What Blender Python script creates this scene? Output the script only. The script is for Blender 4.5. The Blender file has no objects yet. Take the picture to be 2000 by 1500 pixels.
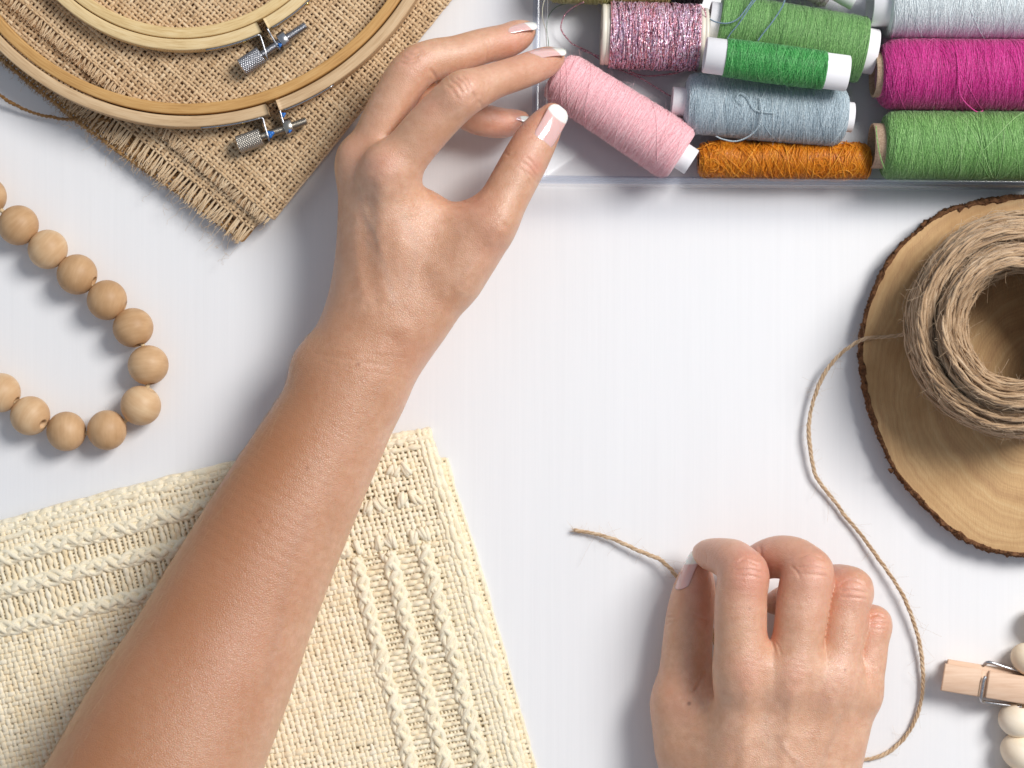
import bpy, math, random
import numpy as np
from mathutils import Vector, Matrix

random.seed(7)
RNG = np.random.default_rng(11)
PI = math.pi
S = 0.00025          # metres per photo pixel on the table plane
H = 0.90             # camera height above the table
scene = bpy.context.scene
COL = scene.collection


def W(px, py, z=0.0):
    """photo pixel + height in mm -> world metres"""
    zz = z * 0.001
    k = S * (H - zz) / H
    return np.array([(px - 1000.0) * k, (750.0 - py) * k, zz])


def WV(px, py, z):
    px, py, z = np.broadcast_arrays(np.asarray(px, float), np.asarray(py, float), np.asarray(z, float))
    zz = z * 0.001
    k = S * (H - zz) / H
    return np.stack([(px - 1000.0) * k, (750.0 - py) * k, zz + 0 * k], -1)


def mag(z):
    return (H - z * 0.001) / H


def cr(pts, n=8):
    """Catmull-Rom through rows of pts (any number of columns)"""
    P = np.asarray(pts, float)
    if len(P) < 3:
        t = np.linspace(0, 1, n + 1)[:, None]
        return P[0] * (1 - t) + P[-1] * t
    Q = np.vstack([2 * P[0] - P[1], P, 2 * P[-1] - P[-2]])
    out = []
    t = np.linspace(0, 1, n, endpoint=False)[:, None]
    for i in range(1, len(Q) - 2):
        a, b, c, d = Q[i - 1], Q[i], Q[i + 1], Q[i + 2]
        out.append(0.5 * (2 * b + (c - a) * t + (2 * a - 5 * b + 4 * c - d) * t ** 2 + (3 * b - a - 3 * c + d) * t ** 3))
    out.append(P[-1:])
    return np.vstack(out)


# ------------------------------------------------------------------ meshes
class MB:
    """collects vertices / quads / a per-vertex tint, links them as one mesh"""
    def __init__(self):
        self.v, self.q, self.t, self.n = [], [], [], 0
        self.tri = []

    def add(self, v, q, tint=0.5):
        v = np.asarray(v, float).reshape(-1, 3)
        q = np.asarray(q, np.int64)
        if q.size:
            if q.shape[-1] == 4:
                self.q.append(q.reshape(-1, 4) + self.n)
            else:
                self.tri.append(q.reshape(-1, 3) + self.n)
        self.v.append(v)
        tt = np.asarray(tint, float)
        self.t.append(np.full(len(v), float(tt)) if tt.ndim == 0 else tt)
        self.n += len(v)

    def tube(self, P, r, sides=6, tint=0.5, ref=None, cap=True, closed=False, squash=None):
        P = np.asarray(P, float)
        n = len(P)
        r = np.broadcast_to(np.asarray(r, float), (n,))
        if closed:
            T = np.roll(P, -1, 0) - np.roll(P, 1, 0)
        else:
            T = np.gradient(P, axis=0)
        T /= np.linalg.norm(T, axis=1, keepdims=True) + 1e-12
        if ref is None:
            ref = np.array([0, 0, 1.0])
            if np.mean(np.abs(T[:, 2])) > 0.8:
                ref = np.array([1.0, 0, 0])
        R = np.broadcast_to(np.asarray(ref, float), (n, 3))
        A = np.cross(T, R); A /= np.linalg.norm(A, axis=1, keepdims=True) + 1e-12
        B = np.cross(A, T)
        if squash is not None:
            B = B * squash
        a = np.arange(sides) / sides * 2 * PI
        V = P[:, None] + r[:, None, None] * (np.cos(a)[None, :, None] * A[:, None] + np.sin(a)[None, :, None] * B[:, None])
        V = V.reshape(-1, 3)
        i = np.arange(n if closed else n - 1)[:, None]
        j = np.arange(sides)[None]
        i2 = (i + 1) % n
        j2 = (j + 1) % sides
        q = np.stack([i * sides + j, i * sides + j2 + 0 * i, i2 * sides + j2, i2 * sides + j + 0 * i2], -1).reshape(-1, 4)
        tt = np.asarray(tint, float)
        if tt.ndim == 1:
            tt = np.repeat(tt, sides)
        self.add(V, q, tt)
        if cap and not closed:
            base = self.n - len(V)
            for s0, idx, c in ((0, 0, P[0]), (1, n - 1, P[-1])):
                k = self.n
                self.v.append(np.array([c])); self.n += 1
                self.t.append(np.array([tt[0] if np.ndim(tt) else float(tt)]))
                jj = np.arange(sides)
                a0 = base + idx * sides + jj; a1 = base + idx * sides + (jj + 1) % sides
                tri = np.stack([a1, a0, np.full(sides, k)], -1) if s0 == 0 else np.stack([a0, a1, np.full(sides, k)], -1)
                self.tri.append(tri)

    def lathe(self, A, B, prof, n=48, tint=0.5, wob=None):
        """prof: rows (s along A->B in metres, radius)"""
        A = np.asarray(A, float); B = np.asarray(B, float)
        ax = (B - A) / np.linalg.norm(B - A)
        u, w = frame(ax)
        prof = np.asarray(prof, float)
        m = len(prof)
        a = np.arange(n) / n * 2 * PI
        rr = np.repeat(prof[:, 1][:, None], n, 1)
        if wob is not None:
            rr = rr + wob(prof[:, 0][:, None] + 0 * a[None], a[None] + 0 * rr)
        V = A + prof[:, 0][:, None, None] * ax + rr[..., None] * (np.cos(a)[None, :, None] * u + np.sin(a)[None, :, None] * w)
        i = np.arange(m - 1)[:, None]; j = np.arange(n)[None]; j2 = (j + 1) % n
        q = np.stack([i * n + j, (i + 1) * n + j, (i + 1) * n + j2, i * n + j2 + 0 * i], -1).reshape(-1, 4)
        self.add(V.reshape(-1, 3), q, tint)

    def box(self, c, ax, ay, az, hx, hy, hz, tint=0.5):
        c = np.asarray(c, float)
        V = [c + sx * hx * ax + sy * hy * ay + sz * hz * az for sx in (-1, 1) for sy in (-1, 1) for sz in (-1, 1)]
        q = [[0, 1, 3, 2], [4, 6, 7, 5], [0, 4, 5, 1], [2, 3, 7, 6], [0, 2, 6, 4], [1, 5, 7, 3]]
        self.add(V, q, tint)

    def grid(self, V, tint=0.5):
        V = np.asarray(V, float)
        m, n = V.shape[:2]
        i = np.arange(m - 1)[:, None]; j = np.arange(n - 1)[None]
        q = np.stack([i * n + j, i * n + j + 1, (i + 1) * n + j + 1, (i + 1) * n + j], -1).reshape(-1, 4)
        self.add(V.reshape(-1, 3), q, tint)

    def build(self, name, mat, parent=None, org=None, smooth=True, loc=None):
        v = np.vstack(self.v)
        t = np.concatenate(self.t)
        o_w = np.zeros(3)
        if parent is not None:
            o_w = np.array(parent['_w'])
        elif org is not None:
            o_w = np.asarray(org, float)
        me = bpy.data.meshes.new(name)
        quads = np.vstack(self.q) if self.q else np.zeros((0, 4), np.int64)
        tris = np.vstack(self.tri) if self.tri else np.zeros((0, 3), np.int64)
        nl = quads.size + tris.size
        me.vertices.add(len(v)); me.loops.add(nl); me.polygons.add(len(quads) + len(tris))
        vv = (v - o_w).astype(np.float32)
        me.vertices.foreach_set('co', vv.ravel())
        me.loops.foreach_set('vertex_index', np.concatenate([quads.ravel(), tris.ravel()]).astype(np.int32))
        st = np.concatenate([np.arange(len(quads)) * 4, quads.size + np.arange(len(tris)) * 3]).astype(np.int32)
        me.polygons.foreach_set('loop_start', st)
        if smooth:
            me.polygons.foreach_set('use_smooth', np.ones(len(st), bool))
        at = me.attributes.new('tint', 'FLOAT', 'POINT')
        at.data.foreach_set('value', t.astype(np.float32))
        me.update(calc_edges=True)
        me.validate()
        if mat is not None:
            me.materials.append(mat)
        o = bpy.data.objects.new(name, me)
        COL.objects.link(o)
        o['_w'] = [float(x) for x in o_w]
        if parent is not None:
            o.parent = parent
        else:
            o.location = o_w
        return o


def frame(ax):
    ref = np.array([0, 0, 1.0]) if abs(ax[2]) < 0.9 else np.array([1.0, 0, 0])
    u = np.cross(ax, ref); u /= np.linalg.norm(u)
    w = np.cross(u, ax)      # u, w perpendicular to ax, w roughly up
    return u, w


def tag(o, label=None, cat=None, group=None, kind=None):
    if label: o['label'] = label
    if cat: o['category'] = cat
    if group: o['group'] = group
    if kind: o['kind'] = kind
    return o


def thing(name, loc, label, cat, group=None):
    o = bpy.data.objects.new(name, None)
    o.empty_display_size = 0.01
    COL.objects.link(o)
    o.location = [float(x) for x in loc]
    o['_w'] = [float(x) for x in loc]
    return tag(o, label, cat, group)


# ------------------------------------------------------------------ materials
def lin(r, g, b):
    f = lambda c: (c / 255 / 12.92) if c / 255 <= 0.04045 else ((c / 255 + 0.055) / 1.055) ** 2.4
    return (f(r), f(g), f(b), 1.0)


class M:
    def __init__(self, name, color=(0.8, 0.8, 0.8, 1), rough=0.5, metallic=0.0, spec=0.5, **kw):
        self.m = bpy.data.materials.new(name)
        self.m.use_nodes = True
        self.nt = self.m.node_tree
        self.b = self.nt.nodes['Principled BSDF']
        self.out = self.nt.nodes['Material Output']
        self.set('Base Color', color); self.set('Roughness', rough); self.set('Metallic', metallic)
        self.set('Specular IOR Level', spec)
        for k, v in kw.items():
            self.set(k, v)

    def set(self, k, v):
        self.b.inputs[k].default_value = v

    def node(self, t, **props):
        n = self.nt.nodes.new(t)
        for k, v in props.items():
            if k.startswith('_'):
                n.inputs[k[1:].replace('_', ' ')].default_value = v
            else:
                setattr(n, k, v)
        return n

    def link(self, a, b):
        self.nt.links.new(a, b)

    def coords(self, scale=(1, 1, 1), rot=(0, 0, 0), loc=(0, 0, 0), kind='Object'):
        tc = self.node('ShaderNodeTexCoord')
        mp = self.node('ShaderNodeMapping')
        mp.inputs['Scale'].default_value = scale
        mp.inputs['Rotation'].default_value = rot
        mp.inputs['Location'].default_value = loc
        self.link(tc.outputs[kind], mp.inputs['Vector'])
        return mp.outputs['Vector']

    def noise(self, vec, scale, detail=3, rough=0.6, dist=0.0):
        n = self.node('ShaderNodeTexNoise')
        n.inputs['Scale'].default_value = scale
        n.inputs['Detail'].default_value = detail
        n.inputs['Roughness'].default_value = rough
        n.inputs['Distortion'].default_value = dist
        if vec is not None:
            self.link(vec, n.inputs['Vector'])
        return n.outputs['Fac']

    def attr(self, name='tint'):
        n = self.node('ShaderNodeAttribute', attribute_name=name)
        return n.outputs['Fac']

    def ramp(self, fac, stops):
        n = self.node('ShaderNodeValToRGB')
        e = n.color_ramp.elements
        while len(e) < len(stops):
            e.new(0.5)
        for el, (p, c) in zip(e, stops):
            el.position = p
            el.color = c if len(c) == 4 else tuple(c) + (1,)
        self.link(fac, n.inputs['Fac'])
        return n.outputs['Color']

    def mix(self, fac, a, b, mode='MIX'):
        n = self.node('ShaderNodeMix', data_type='RGBA', blend_type=mode)
        for k, v in ((0, fac), (6, a), (7, b)):
            if isinstance(v, bpy.types.NodeSocket):
                self.link(v, n.inputs[k])
            else:
                n.inputs[k].default_value = v
        return n.outputs[2]

    def math(self, op, a, b=0.0, c=None, clamp=False):
        n = self.node('ShaderNodeMath', operation=op, use_clamp=clamp)
        for k, v in ((0, a), (1, b), (2, c)):
            if v is None: continue
            if isinstance(v, bpy.types.NodeSocket):
                self.link(v, n.inputs[k])
            else:
                n.inputs[k].default_value = v
        return n.outputs[0]

    def maprange(self, v, a, b, c, d):
        n = self.node('ShaderNodeMapRange')
        self.link(v, n.inputs[0])
        for i, x in enumerate((a, b, c, d)):
            n.inputs[i + 1].default_value = x
        return n.outputs[0]

    def bump(self, h, strength=0.3, dist=0.0005, prev=None):
        n = self.node('ShaderNodeBump')
        n.inputs['Strength'].default_value = strength
        n.inputs['Distance'].default_value = dist
        self.link(h, n.inputs['Height'])
        if prev is not None:
            self.link(prev, n.inputs['Normal'])
        return n.outputs['Normal']

    def col(self, c): self.link(c, self.b.inputs['Base Color'])
    def nrm(self, n): self.link(n, self.b.inputs['Normal'])
    def inp(self, k, s): self.link(s, self.b.inputs[k])


def mul(c, f):
    return (c[0] * f, c[1] * f, c[2] * f, 1.0)


def noise1(n, scale, rng=RNG):
    """smooth 1D noise in -1..1 with roughly one knot per `scale` samples"""
    k = max(4, int(n / scale) + 3)
    a = rng.uniform(-1, 1, k)
    x = np.linspace(0, k - 1.001, n)
    i = x.astype(int); f = x - i; f = f * f * (3 - 2 * f)
    return a[i] * (1 - f) + a[np.minimum(i + 1, k - 1)] * f
# ================================================================== camera, light, table
cam = bpy.data.cameras.new('camera')
cam.sensor_width = 36.0
cam.lens = 36.0 * H / (2000 * S)
cam.clip_start = 0.05
cam.clip_end = 20
cam.dof.use_dof = True
cam.dof.focus_distance = H - 0.045
cam.dof.aperture_fstop = 9.0
camo = bpy.data.objects.new('camera', cam)
camo.location = (0, 0, H)
COL.objects.link(camo)
scene.camera = camo

w = bpy.data.worlds.new('World'); scene.world = w; w.use_nodes = True
bg = w.node_tree.nodes['Background']
bg.inputs['Color'].default_value = (0.76, 0.855, 1.0, 1)
bg.inputs['Strength'].default_value = 0.355


def area(name, loc, target, size, power, color):
    l = bpy.data.lights.new(name, 'AREA'); l.shape = 'RECTANGLE'
    l.size, l.size_y = size; l.energy = power; l.color = color
    o = bpy.data.objects.new(name, l); COL.objects.link(o)
    o.location = loc
    d = Vector(target) - Vector(loc)
    o.rotation_euler = d.to_track_quat('-Z', 'Y').to_euler()
    return o


area('window_light', (1.10, 0.79, 1.60), (0.0, 0.0, 0.0), (0.78, 0.78), 43.5, (1.0, 0.975, 0.95))

scene.view_settings.view_transform = 'Standard'
scene.view_settings.look = 'None'
scene.view_settings.gamma = 1.0
scene.view_settings.exposure = 0.07
scene.view_settings.use_curve_mapping = False
scene.cycles.use_denoising = True
try:
    scene.cycles.denoiser = 'OPENIMAGEDENOISE'
    scene.cycles.denoising_input_passes = 'RGB_ALBEDO_NORMAL'
    scene.cycles.denoising_prefilter = 'ACCURATE'
except Exception:
    pass
scene.cycles.max_bounces = 10
scene.cycles.transparent_max_bounces = 24
scene.cycles.diffuse_bounces = 4
scene.cycles.caustics_reflective = False
scene.cycles.caustics_refractive = False
scene.cycles.sample_clamp_indirect = 4.0

m = M('white_painted_board', lin(232, 232, 232), rough=0.42, spec=0.35)
v = m.coords((1500, 16, 1))
n1 = m.noise(v, 1.0, 4, 0.65)
v2 = m.coords((420, 5, 1))
n2 = m.noise(v2, 1.0, 3, 0.6, 0.4)
n3 = m.noise(m.coords((26, 9, 1)), 1.0, 3, 0.6)
hh = m.math('ADD', m.math('MULTIPLY', n1, 0.6), m.math('MULTIPLY', n2, 0.6))
hh = m.math('ADD', hh, m.math('MULTIPLY', m.math('SUBTRACT', n3, 0.5), 0.35))
m.nrm(m.bump(hh, 0.075, 0.0005))
spk = m.noise(m.coords((260, 260, 1)), 1.0, 2)
m.col(m.mix(m.maprange(hh, 0.4, 0.8, 0.0, 1.0), lin(234, 234, 235), lin(238, 238, 239)))
mb = MB()
gx = np.linspace(-0.75, 0.75, 7); gy = np.linspace(-0.6, 0.6, 7)
G = np.stack(np.meshgrid(gx, gy, indexing='ij') + [np.zeros((7, 7))], -1)
mb.grid(G.transpose(1, 0, 2))
t_ = mb.build('table_surface', m.m)
tag(t_, 'white painted board with fine vertical grain under all the craft things', 'table', kind='structure')
# ================================================================== sculpting fields for the hands
def zmap(z):
    return 0.80 * np.asarray(z, float) + 2.0


class Sculpt:
    BIG = 0.05
    zs = 0.70

    def __init__(self, lo, hi, h):
        self.lo = np.asarray(lo, float); self.h = h
        self.n = np.ceil((np.asarray(hi) - self.lo) / h).astype(int) + 1
        self.ax = [(self.lo[i] + h * np.arange(self.n[i])).astype(np.float32) for i in range(3)]

    def chain(self, pts, f=1.0, n=(0, 0, 1), sub=5, margin=0.013, raw=False):
        """swept round cones through (px, py, z_mm, r_px); squashed by f along n"""
        F = np.full(self.n, self.BIG, np.float32)
        P = np.asarray(pts, float)
        Q = cr(P, sub) if len(P) > 2 else P
        Q = Q.copy(); Q[:, 2] = self.zs * Q[:, 2] + 2.0
        C = np.array([W(*q[:3]) for q in Q]); R = np.array([q[3] * S * mag(q[2]) for q in Q])
        n = np.asarray(n, float); n = n / np.linalg.norm(n)
        g = 1.0 / f - 1.0
        for i in range(len(Q) - 1):
            a, b, ra, rb = C[i], C[i + 1], R[i], R[i + 1]
            rm = max(ra, rb) + margin
            lo = np.minimum(a, b) - rm; hi = np.maximum(a, b) + rm
            i0 = np.clip(np.floor((lo - self.lo) / self.h).astype(int), 0, self.n)
            i1 = np.clip(np.ceil((hi - self.lo) / self.h).astype(int) + 1, 0, self.n)
            if np.any(i1 <= i0): continue
            X = self.ax[0][i0[0]:i1[0]][:, None, None] - np.float32(a[0])
            Y = self.ax[1][i0[1]:i1[1]][None, :, None] - np.float32(a[1])
            Z = self.ax[2][i0[2]:i1[2]][None, None, :] - np.float32(a[2])
            d = (b - a)
            if g != 0:
                dn = (X * n[0] + Y * n[1] + Z * n[2]) * g
                X = X + dn * n[0]; Y = Y + dn * n[1]; Z = Z + dn * n[2]
                d = d + g * np.dot(d, n) * n
            L2 = float(np.dot(d, d)) + 1e-12
            t = np.clip((X * d[0] + Y * d[1] + Z * d[2]) / L2, 0, 1)
            dist = np.sqrt((X - t * d[0]) ** 2 + (Y - t * d[1]) ** 2 + (Z - t * d[2]) ** 2) - (ra + t * (rb - ra))
            sl = tuple(slice(i0[k], i1[k]) for k in range(3))
            F[sl] = np.minimum(F[sl], dist.astype(np.float32))
        return F

    @staticmethod
    def smin(a, b, k):
        h = np.clip(0.5 + 0.5 * (b - a) / k, 0, 1)
        return (b + (a - b) * h - k * h * (1 - h)).astype(np.float32)

    def mesh(self, F):
        """naive surface nets"""
        s = F < 0
        nx, ny, nz = F.shape
        acc = np.zeros((nx - 1, ny - 1, nz - 1), np.uint8)
        for dx in (0, 1):
            for dy in (0, 1):
                for dz in (0, 1):
                    acc += s[dx:nx - 1 + dx, dy:ny - 1 + dy, dz:nz - 1 + dz]
        act = (acc > 0) & (acc < 8)
        idx = np.argwhere(act)
        vid = np.full(act.shape, -1, np.int32)
        vid[act] = np.arange(len(idx))
        pos = np.zeros((len(idx), 3)); cnt = np.zeros(len(idx))
        corners = [(a, b, c) for a in (0, 1) for b in (0, 1) for c in (0, 1)]
        val = {c: F[idx[:, 0] + c[0], idx[:, 1] + c[1], idx[:, 2] + c[2]].astype(float) for c in corners}
        for c in corners:
            for k in range(3):
                if c[k] == 0:
                    e = list(c); e[k] = 1; e = tuple(e)
                    a, b = val[c], val[e]
                    m = (a < 0) != (b < 0)
                    t = np.where(m, a / np.where(m, a - b, 1), 0)
                    p = np.array(c, float)[None].repeat(len(idx), 0)
                    p[:, k] = t
                    pos += np.where(m[:, None], p, 0); cnt += m
        pos = (idx + pos / np.maximum(cnt, 1)[:, None]) * self.h + self.lo
        quads = []
        for k in range(3):
            u, v = (k + 1) % 3, (k + 2) % 3
            a = [slice(0, n) for n in F.shape]; b = list(a)
            a[k] = slice(0, F.shape[k] - 1); b[k] = slice(1, F.shape[k])
            cr_ = s[tuple(a)] != s[tuple(b)]
            e = np.argwhere(cr_)
            e = e[(e[:, u] > 0) & (e[:, v] > 0) & (e[:, u] < F.shape[u] - 1) & (e[:, v] < F.shape[v] - 1)]
            flip = s[e[:, 0], e[:, 1], e[:, 2]]
            def g(du, dv):
                q = e.copy(); q[:, u] -= du; q[:, v] -= dv
                return vid[q[:, 0], q[:, 1], q[:, 2]]
            q = np.stack([g(1, 1), g(0, 1), g(0, 0), g(1, 0)], -1)
            q[~flip] = q[~flip][:, ::-1]
            quads.append(q)
        return pos, np.vstack(quads)


def relax(P, Q, it, lam=0.5):
    n = len(P)
    e = np.vstack([Q[:, [0, 1]], Q[:, [1, 2]], Q[:, [2, 3]], Q[:, [3, 0]]])
    a = np.concatenate([e[:, 0], e[:, 1]]); b = np.concatenate([e[:, 1], e[:, 0]])
    deg = np.bincount(a, minlength=n)[:, None]
    for k in range(it):
        for l in (lam, -lam * 1.03):
            A = np.stack([np.bincount(a, P[b, c], n) for c in range(3)], -1) / np.maximum(deg, 1)
            P = P + l * (A - P)
    return P


def vnormals(P, Q):
    fn = np.cross(P[Q[:, 2]] - P[Q[:, 0]], P[Q[:, 3]] - P[Q[:, 1]])
    N = np.zeros_like(P)
    for c in range(4):
        for k in range(3):
            N[:, k] += np.bincount(Q[:, c], fn[:, k], len(P))
    return N / (np.linalg.norm(N, axis=1, keepdims=True) + 1e-15)


def to_px(P):
    k = S * (H - P[:, 2]) / H
    return np.stack([1000 + P[:, 0] / k, 750 - P[:, 1] / k], -1)


def dist_poly(p, line):
    L = np.asarray(line, float)
    d = np.full(len(p), 1e9)
    for a, b in zip(L[:-1], L[1:]):
        ab = b - a
        t = np.clip(((p - a) @ ab) / (ab @ ab + 1e-9), 0, 1)
        d = np.minimum(d, np.linalg.norm(p - a - t[:, None] * ab, axis=1))
    return d


def strokes(P, Q, lst):
    """sculpt strokes: (polyline in px, width px, depth mm (+ out)), on the side that faces the camera"""
    N = vnormals(P, Q)
    px = to_px(P)
    D = np.zeros(len(P))
    for line, wd, dep in lst:
        L = np.asarray(line, float)
        if len(L) > 2: L = cr(L, 5)
        lo = L.min(0) - 3 * wd; hi = L.max(0) + 3 * wd
        m = np.all((px > lo) & (px < hi), 1) & (N[:, 2] > 0.02)
        if not m.any(): continue
        d = dist_poly(px[m], L)
        # fade at the ends of the stroke
        e = np.minimum(np.linalg.norm(px[m] - L[0], axis=1), np.linalg.norm(px[m] - L[-1], axis=1))
        fade = np.clip(e / (1.2 * wd) + 0.15, 0, 1)
        D[m] += (1.35 if wd < 3.3 else 1.0) * dep * 0.001 * np.exp(-(d / wd) ** 2) * fade * np.clip(N[m, 2] * 2.2, 0, 1)
    return P + N * D[:, None]


def smooth_noise3(P, scale, seed):
    """cheap value noise on points"""
    r = np.random.default_rng(seed)
    X = P / scale; I = np.floor(X).astype(int); f = X - I; f = f * f * (3 - 2 * f)
    tab = r.uniform(-1, 1, 4096)
    def hsh(i): return tab[((i[:, 0] * 73856093) ^ (i[:, 1] * 19349663) ^ (i[:, 2] * 83492791)) & 4095]
    out = 0
    for dx in (0, 1):
        for dy in (0, 1):
            for dz in (0, 1):
                wgt = (f[:, 0] if dx else 1 - f[:, 0]) * (f[:, 1] if dy else 1 - f[:, 1]) * (f[:, 2] if dz else 1 - f[:, 2])
                out = out + wgt * hsh(I + np.array([dx, dy, dz]))
    return out


def skin_attrs(o, P, Q, red, moles, tan=None):
    px = to_px(P)
    R = np.zeros(len(P))
    for x, y, r, a in red:
        R += a * np.exp(-((px[:, 0] - x) ** 2 + (px[:, 1] - y) ** 2) / r ** 2)
    R = np.clip(R + 0.10 * smooth_noise3(P, 0.012, 5) + 0.07 * smooth_noise3(P, 0.005, 6), 0, 1)
    Mo = np.zeros(len(P))
    for x, y, r, a in moles:
        Mo = np.maximum(Mo, 0.75 * a * np.exp(-(((px[:, 0] - x) ** 2 + (px[:, 1] - y) ** 2) / r ** 2) ** 2))
    tan_shade = np.zeros(len(P))
    Ve = np.zeros(len(P))
    for line, wd, a in VEINS:
        L = cr(np.asarray(line, float), 6)
        m_ = np.all((px > L.min(0) - 40) & (px < L.max(0) + 40), 1)
        if m_.any():
            Ve[m_] = np.maximum(Ve[m_], a * np.exp(-(dist_poly(px[m_], L) / wd) ** 2))
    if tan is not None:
        # tan plus painted shade: forearm colour darkens on its side away from the light
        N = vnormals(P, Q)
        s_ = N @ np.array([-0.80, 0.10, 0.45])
        tan_shade = np.clip(0.44 + 0.70 * s_, 0, 1) * np.clip((px[:, 1] - 360) / 500, 0.10, 1) + 0.10 * smooth_noise3(P, 0.02, 9)
        tan_shade = np.clip(tan_shade, 0, 1)
    for nm, arr in (('red', R), ('mole', Mo), ('tan', tan_shade), ('vein', Ve)):
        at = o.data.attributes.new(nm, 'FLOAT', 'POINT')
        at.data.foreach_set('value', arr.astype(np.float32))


VEINS = [([(705, 390), (716, 425), (735, 460), (750, 520), (770, 590)], 7, .9), ([(790, 420), (810, 480), (800, 560)], 8, .6), ([(770, 690), (740, 760), (690, 880)], 9, .35),
         ([(600, 1010), (560, 1110), (545, 1220), (520, 1330)], 12, .55), ([(620, 900), (650, 980), (640, 1060)], 10, .4),
         ([(1520, 1440), (1538, 1466), (1562, 1492), (1570, 1540)], 6, .7), ([(1640, 1400), (1622, 1450), (1600, 1500)], 7, .7), ([(1500, 1350), (1496, 1420), (1510, 1480)], 8, .5)]
# ---- skin
m = M('skin', rough=0.45, spec=0.85)
vec = m.coords((1, 1, 1))
mott = m.noise(vec, 260, 4, 0.6)
big = m.noise(vec, 45, 3, 0.5)
base = m.mix(m.maprange(mott, 0.35, 0.7, 0, 1), lin(213, 165, 133), lin(228, 185, 155))
base = m.mix(m.maprange(big, 0.35, 0.7, 0, 0.55), base, lin(206, 152, 116))
base = m.mix(m.math('MULTIPLY', m.attr('red'), 0.45, clamp=True), base, lin(218, 138, 122))
base = m.mix(m.math('MULTIPLY', m.attr('vein'), 0.20), base, lin(150, 138, 130))
base = m.mix(m.attr('mole'), base, lin(120, 66, 44))
base = m.mix(m.math('MULTIPLY', m.attr('tan'), 0.88, clamp=True), base, lin(180, 116, 66))  # forearm tan, with the shaded side's darkening painted into it
m.col(base)
m.set('Subsurface Weight', 0.75)
m.set('Subsurface Radius', (0.85, 0.42, 0.25))
m.set('Subsurface Scale', 0.0018)
m.set('Coat Weight', 0.35); m.set('Coat Roughness', 0.42); m.set('Coat IOR', 1.45)
vo = m.node('ShaderNodeTexVoronoi', feature='DISTANCE_TO_EDGE')
wv = m.coords((1, 1, 1))
wn = m.node('ShaderNodeTexNoise'); wn.inputs['Scale'].default_value = 500
m.link(wv, wn.inputs['Vector'])
ad = m.node('ShaderNodeVectorMath', operation='MULTIPLY_ADD')
m.link(wn.outputs['Color'], ad.inputs[0]); ad.inputs[1].default_value = (0.0012,) * 3
m.link(wv, ad.inputs[2])
m.link(ad.outputs[0], vo.inputs['Vector']); vo.inputs['Scale'].default_value = 1050
cells = m.maprange(vo.outputs['Distance'], 0.0, 0.22, 0.0, 1.0)
fine = m.noise(vec, 2600, 3)
nb = m.bump(cells, 0.38, 0.00024)
nb = m.bump(fine, 0.35, 0.00018, nb)
nb = m.bump(m.noise(vec, 420, 3), 0.25, 0.0005, nb)
m.nrm(nb)
m.inp('Roughness', m.maprange(mott, 0.3, 0.7, 0.36, 0.50))
SKIN = m.m

m = M('nail_polish_pink', lin(232, 190, 184), rough=0.16, spec=0.6)
m.set('Subsurface Weight', 0.4); m.set('Subsurface Radius', (1, .4, .3)); m.set('Subsurface Scale', 0.0012)
m.set('Coat Weight', 0.8); m.set('Coat Roughness', 0.06)
tipf = m.maprange(m.attr('tint'), 0.47, 0.53, 0, 1)
m.col(m.mix(tipf, lin(231, 186, 180), lin(248, 244, 236)))
NAIL = m.m

m = M('pale_body_hair', lin(200, 164, 124), rough=0.5)
HAIR = m.m


def nail(parent, base, tip, normal, width, tip_frac=0.26, arch=0.62, bend=0.08, label=None):
    """curved nail from base to tip (px,py,z), width in mm"""
    A = W(*base); B = W(*tip)
    ax = B - A; L = np.linalg.norm(ax); ax /= L
    n = np.asarray(normal, float); n -= n.dot(ax) * ax; n /= np.linalg.norm(n)
    sd = np.cross(ax, n)
    hw = width * 0.0005
    Rc = hw / math.sin(arch)
    nu, nv = 15, 22
    top = []; tint = []
    for j in range(nv):
        v_ = j / (nv - 1)
        # superellipse outline: squared cuticle, rounded free edge
        wl = min(1.0, (1 - (1 - min(v_ / 0.30, 1.0)) ** 2.2) ** 0.5 * 0.22 + 0.78) if v_ < 0.30 else 1.0
        if v_ > 0.80: wl = (1 - ((v_ - 0.80) / 0.21) ** 2.6) ** 0.42
        row = []
        for i in range(nu):
            u_ = (i / (nu - 1) * 2 - 1)
            a = u_ * arch * wl
            vv = v_
            if v_ < 0.30: vv = v_ + (0.30 - v_) * 0.35 * (abs(u_) ** 2.2)
            p = A + ax * (vv * L) + sd * (Rc * math.sin(a)) + n * (Rc * (math.cos(a) - 1)) - n * (bend * L * (vv * 2 - 0.9) ** 2 * 0.5)
            row.append(p)
            # french tip line bows towards the cuticle at the sides
            tint.append(0.5 + (v_ - (1 - tip_frac) + 0.09 * (1 - u_ * u_) - 0.03) * 1.2)
        top.append(row)
    T = np.array(top); tint = np.clip(np.array(tint), 0, 1)
    mb = MB()
    th = 0.00042
    Vt = T.reshape(-1, 3); Vb = (T - n * th).reshape(-1, 3)
    mb.grid(T, tint)
    mb.tri, mb.q = [], [mb.q[0]]
    k = mb.n
    mb.v.append(Vb); mb.t.append(tint); mb.n += len(Vb)
    mb.q.append(mb.q[0][:, ::-1] + k)
    ring = [i for i in range(nu)] + [j * nu + nu - 1 for j in range(1, nv)] + [(nv - 1) * nu + i for i in range(nu - 2, -1, -1)] + [j * nu for j in range(nv - 2, 0, -1)]
    r = np.array(ring); r2 = np.roll(r, -1)
    mb.q.append(np.stack([r, r + k, r2 + k, r2], -1))
    o = mb.build('fingernail', NAIL, parent)
    if label: o['label'] = label
    return o


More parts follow.
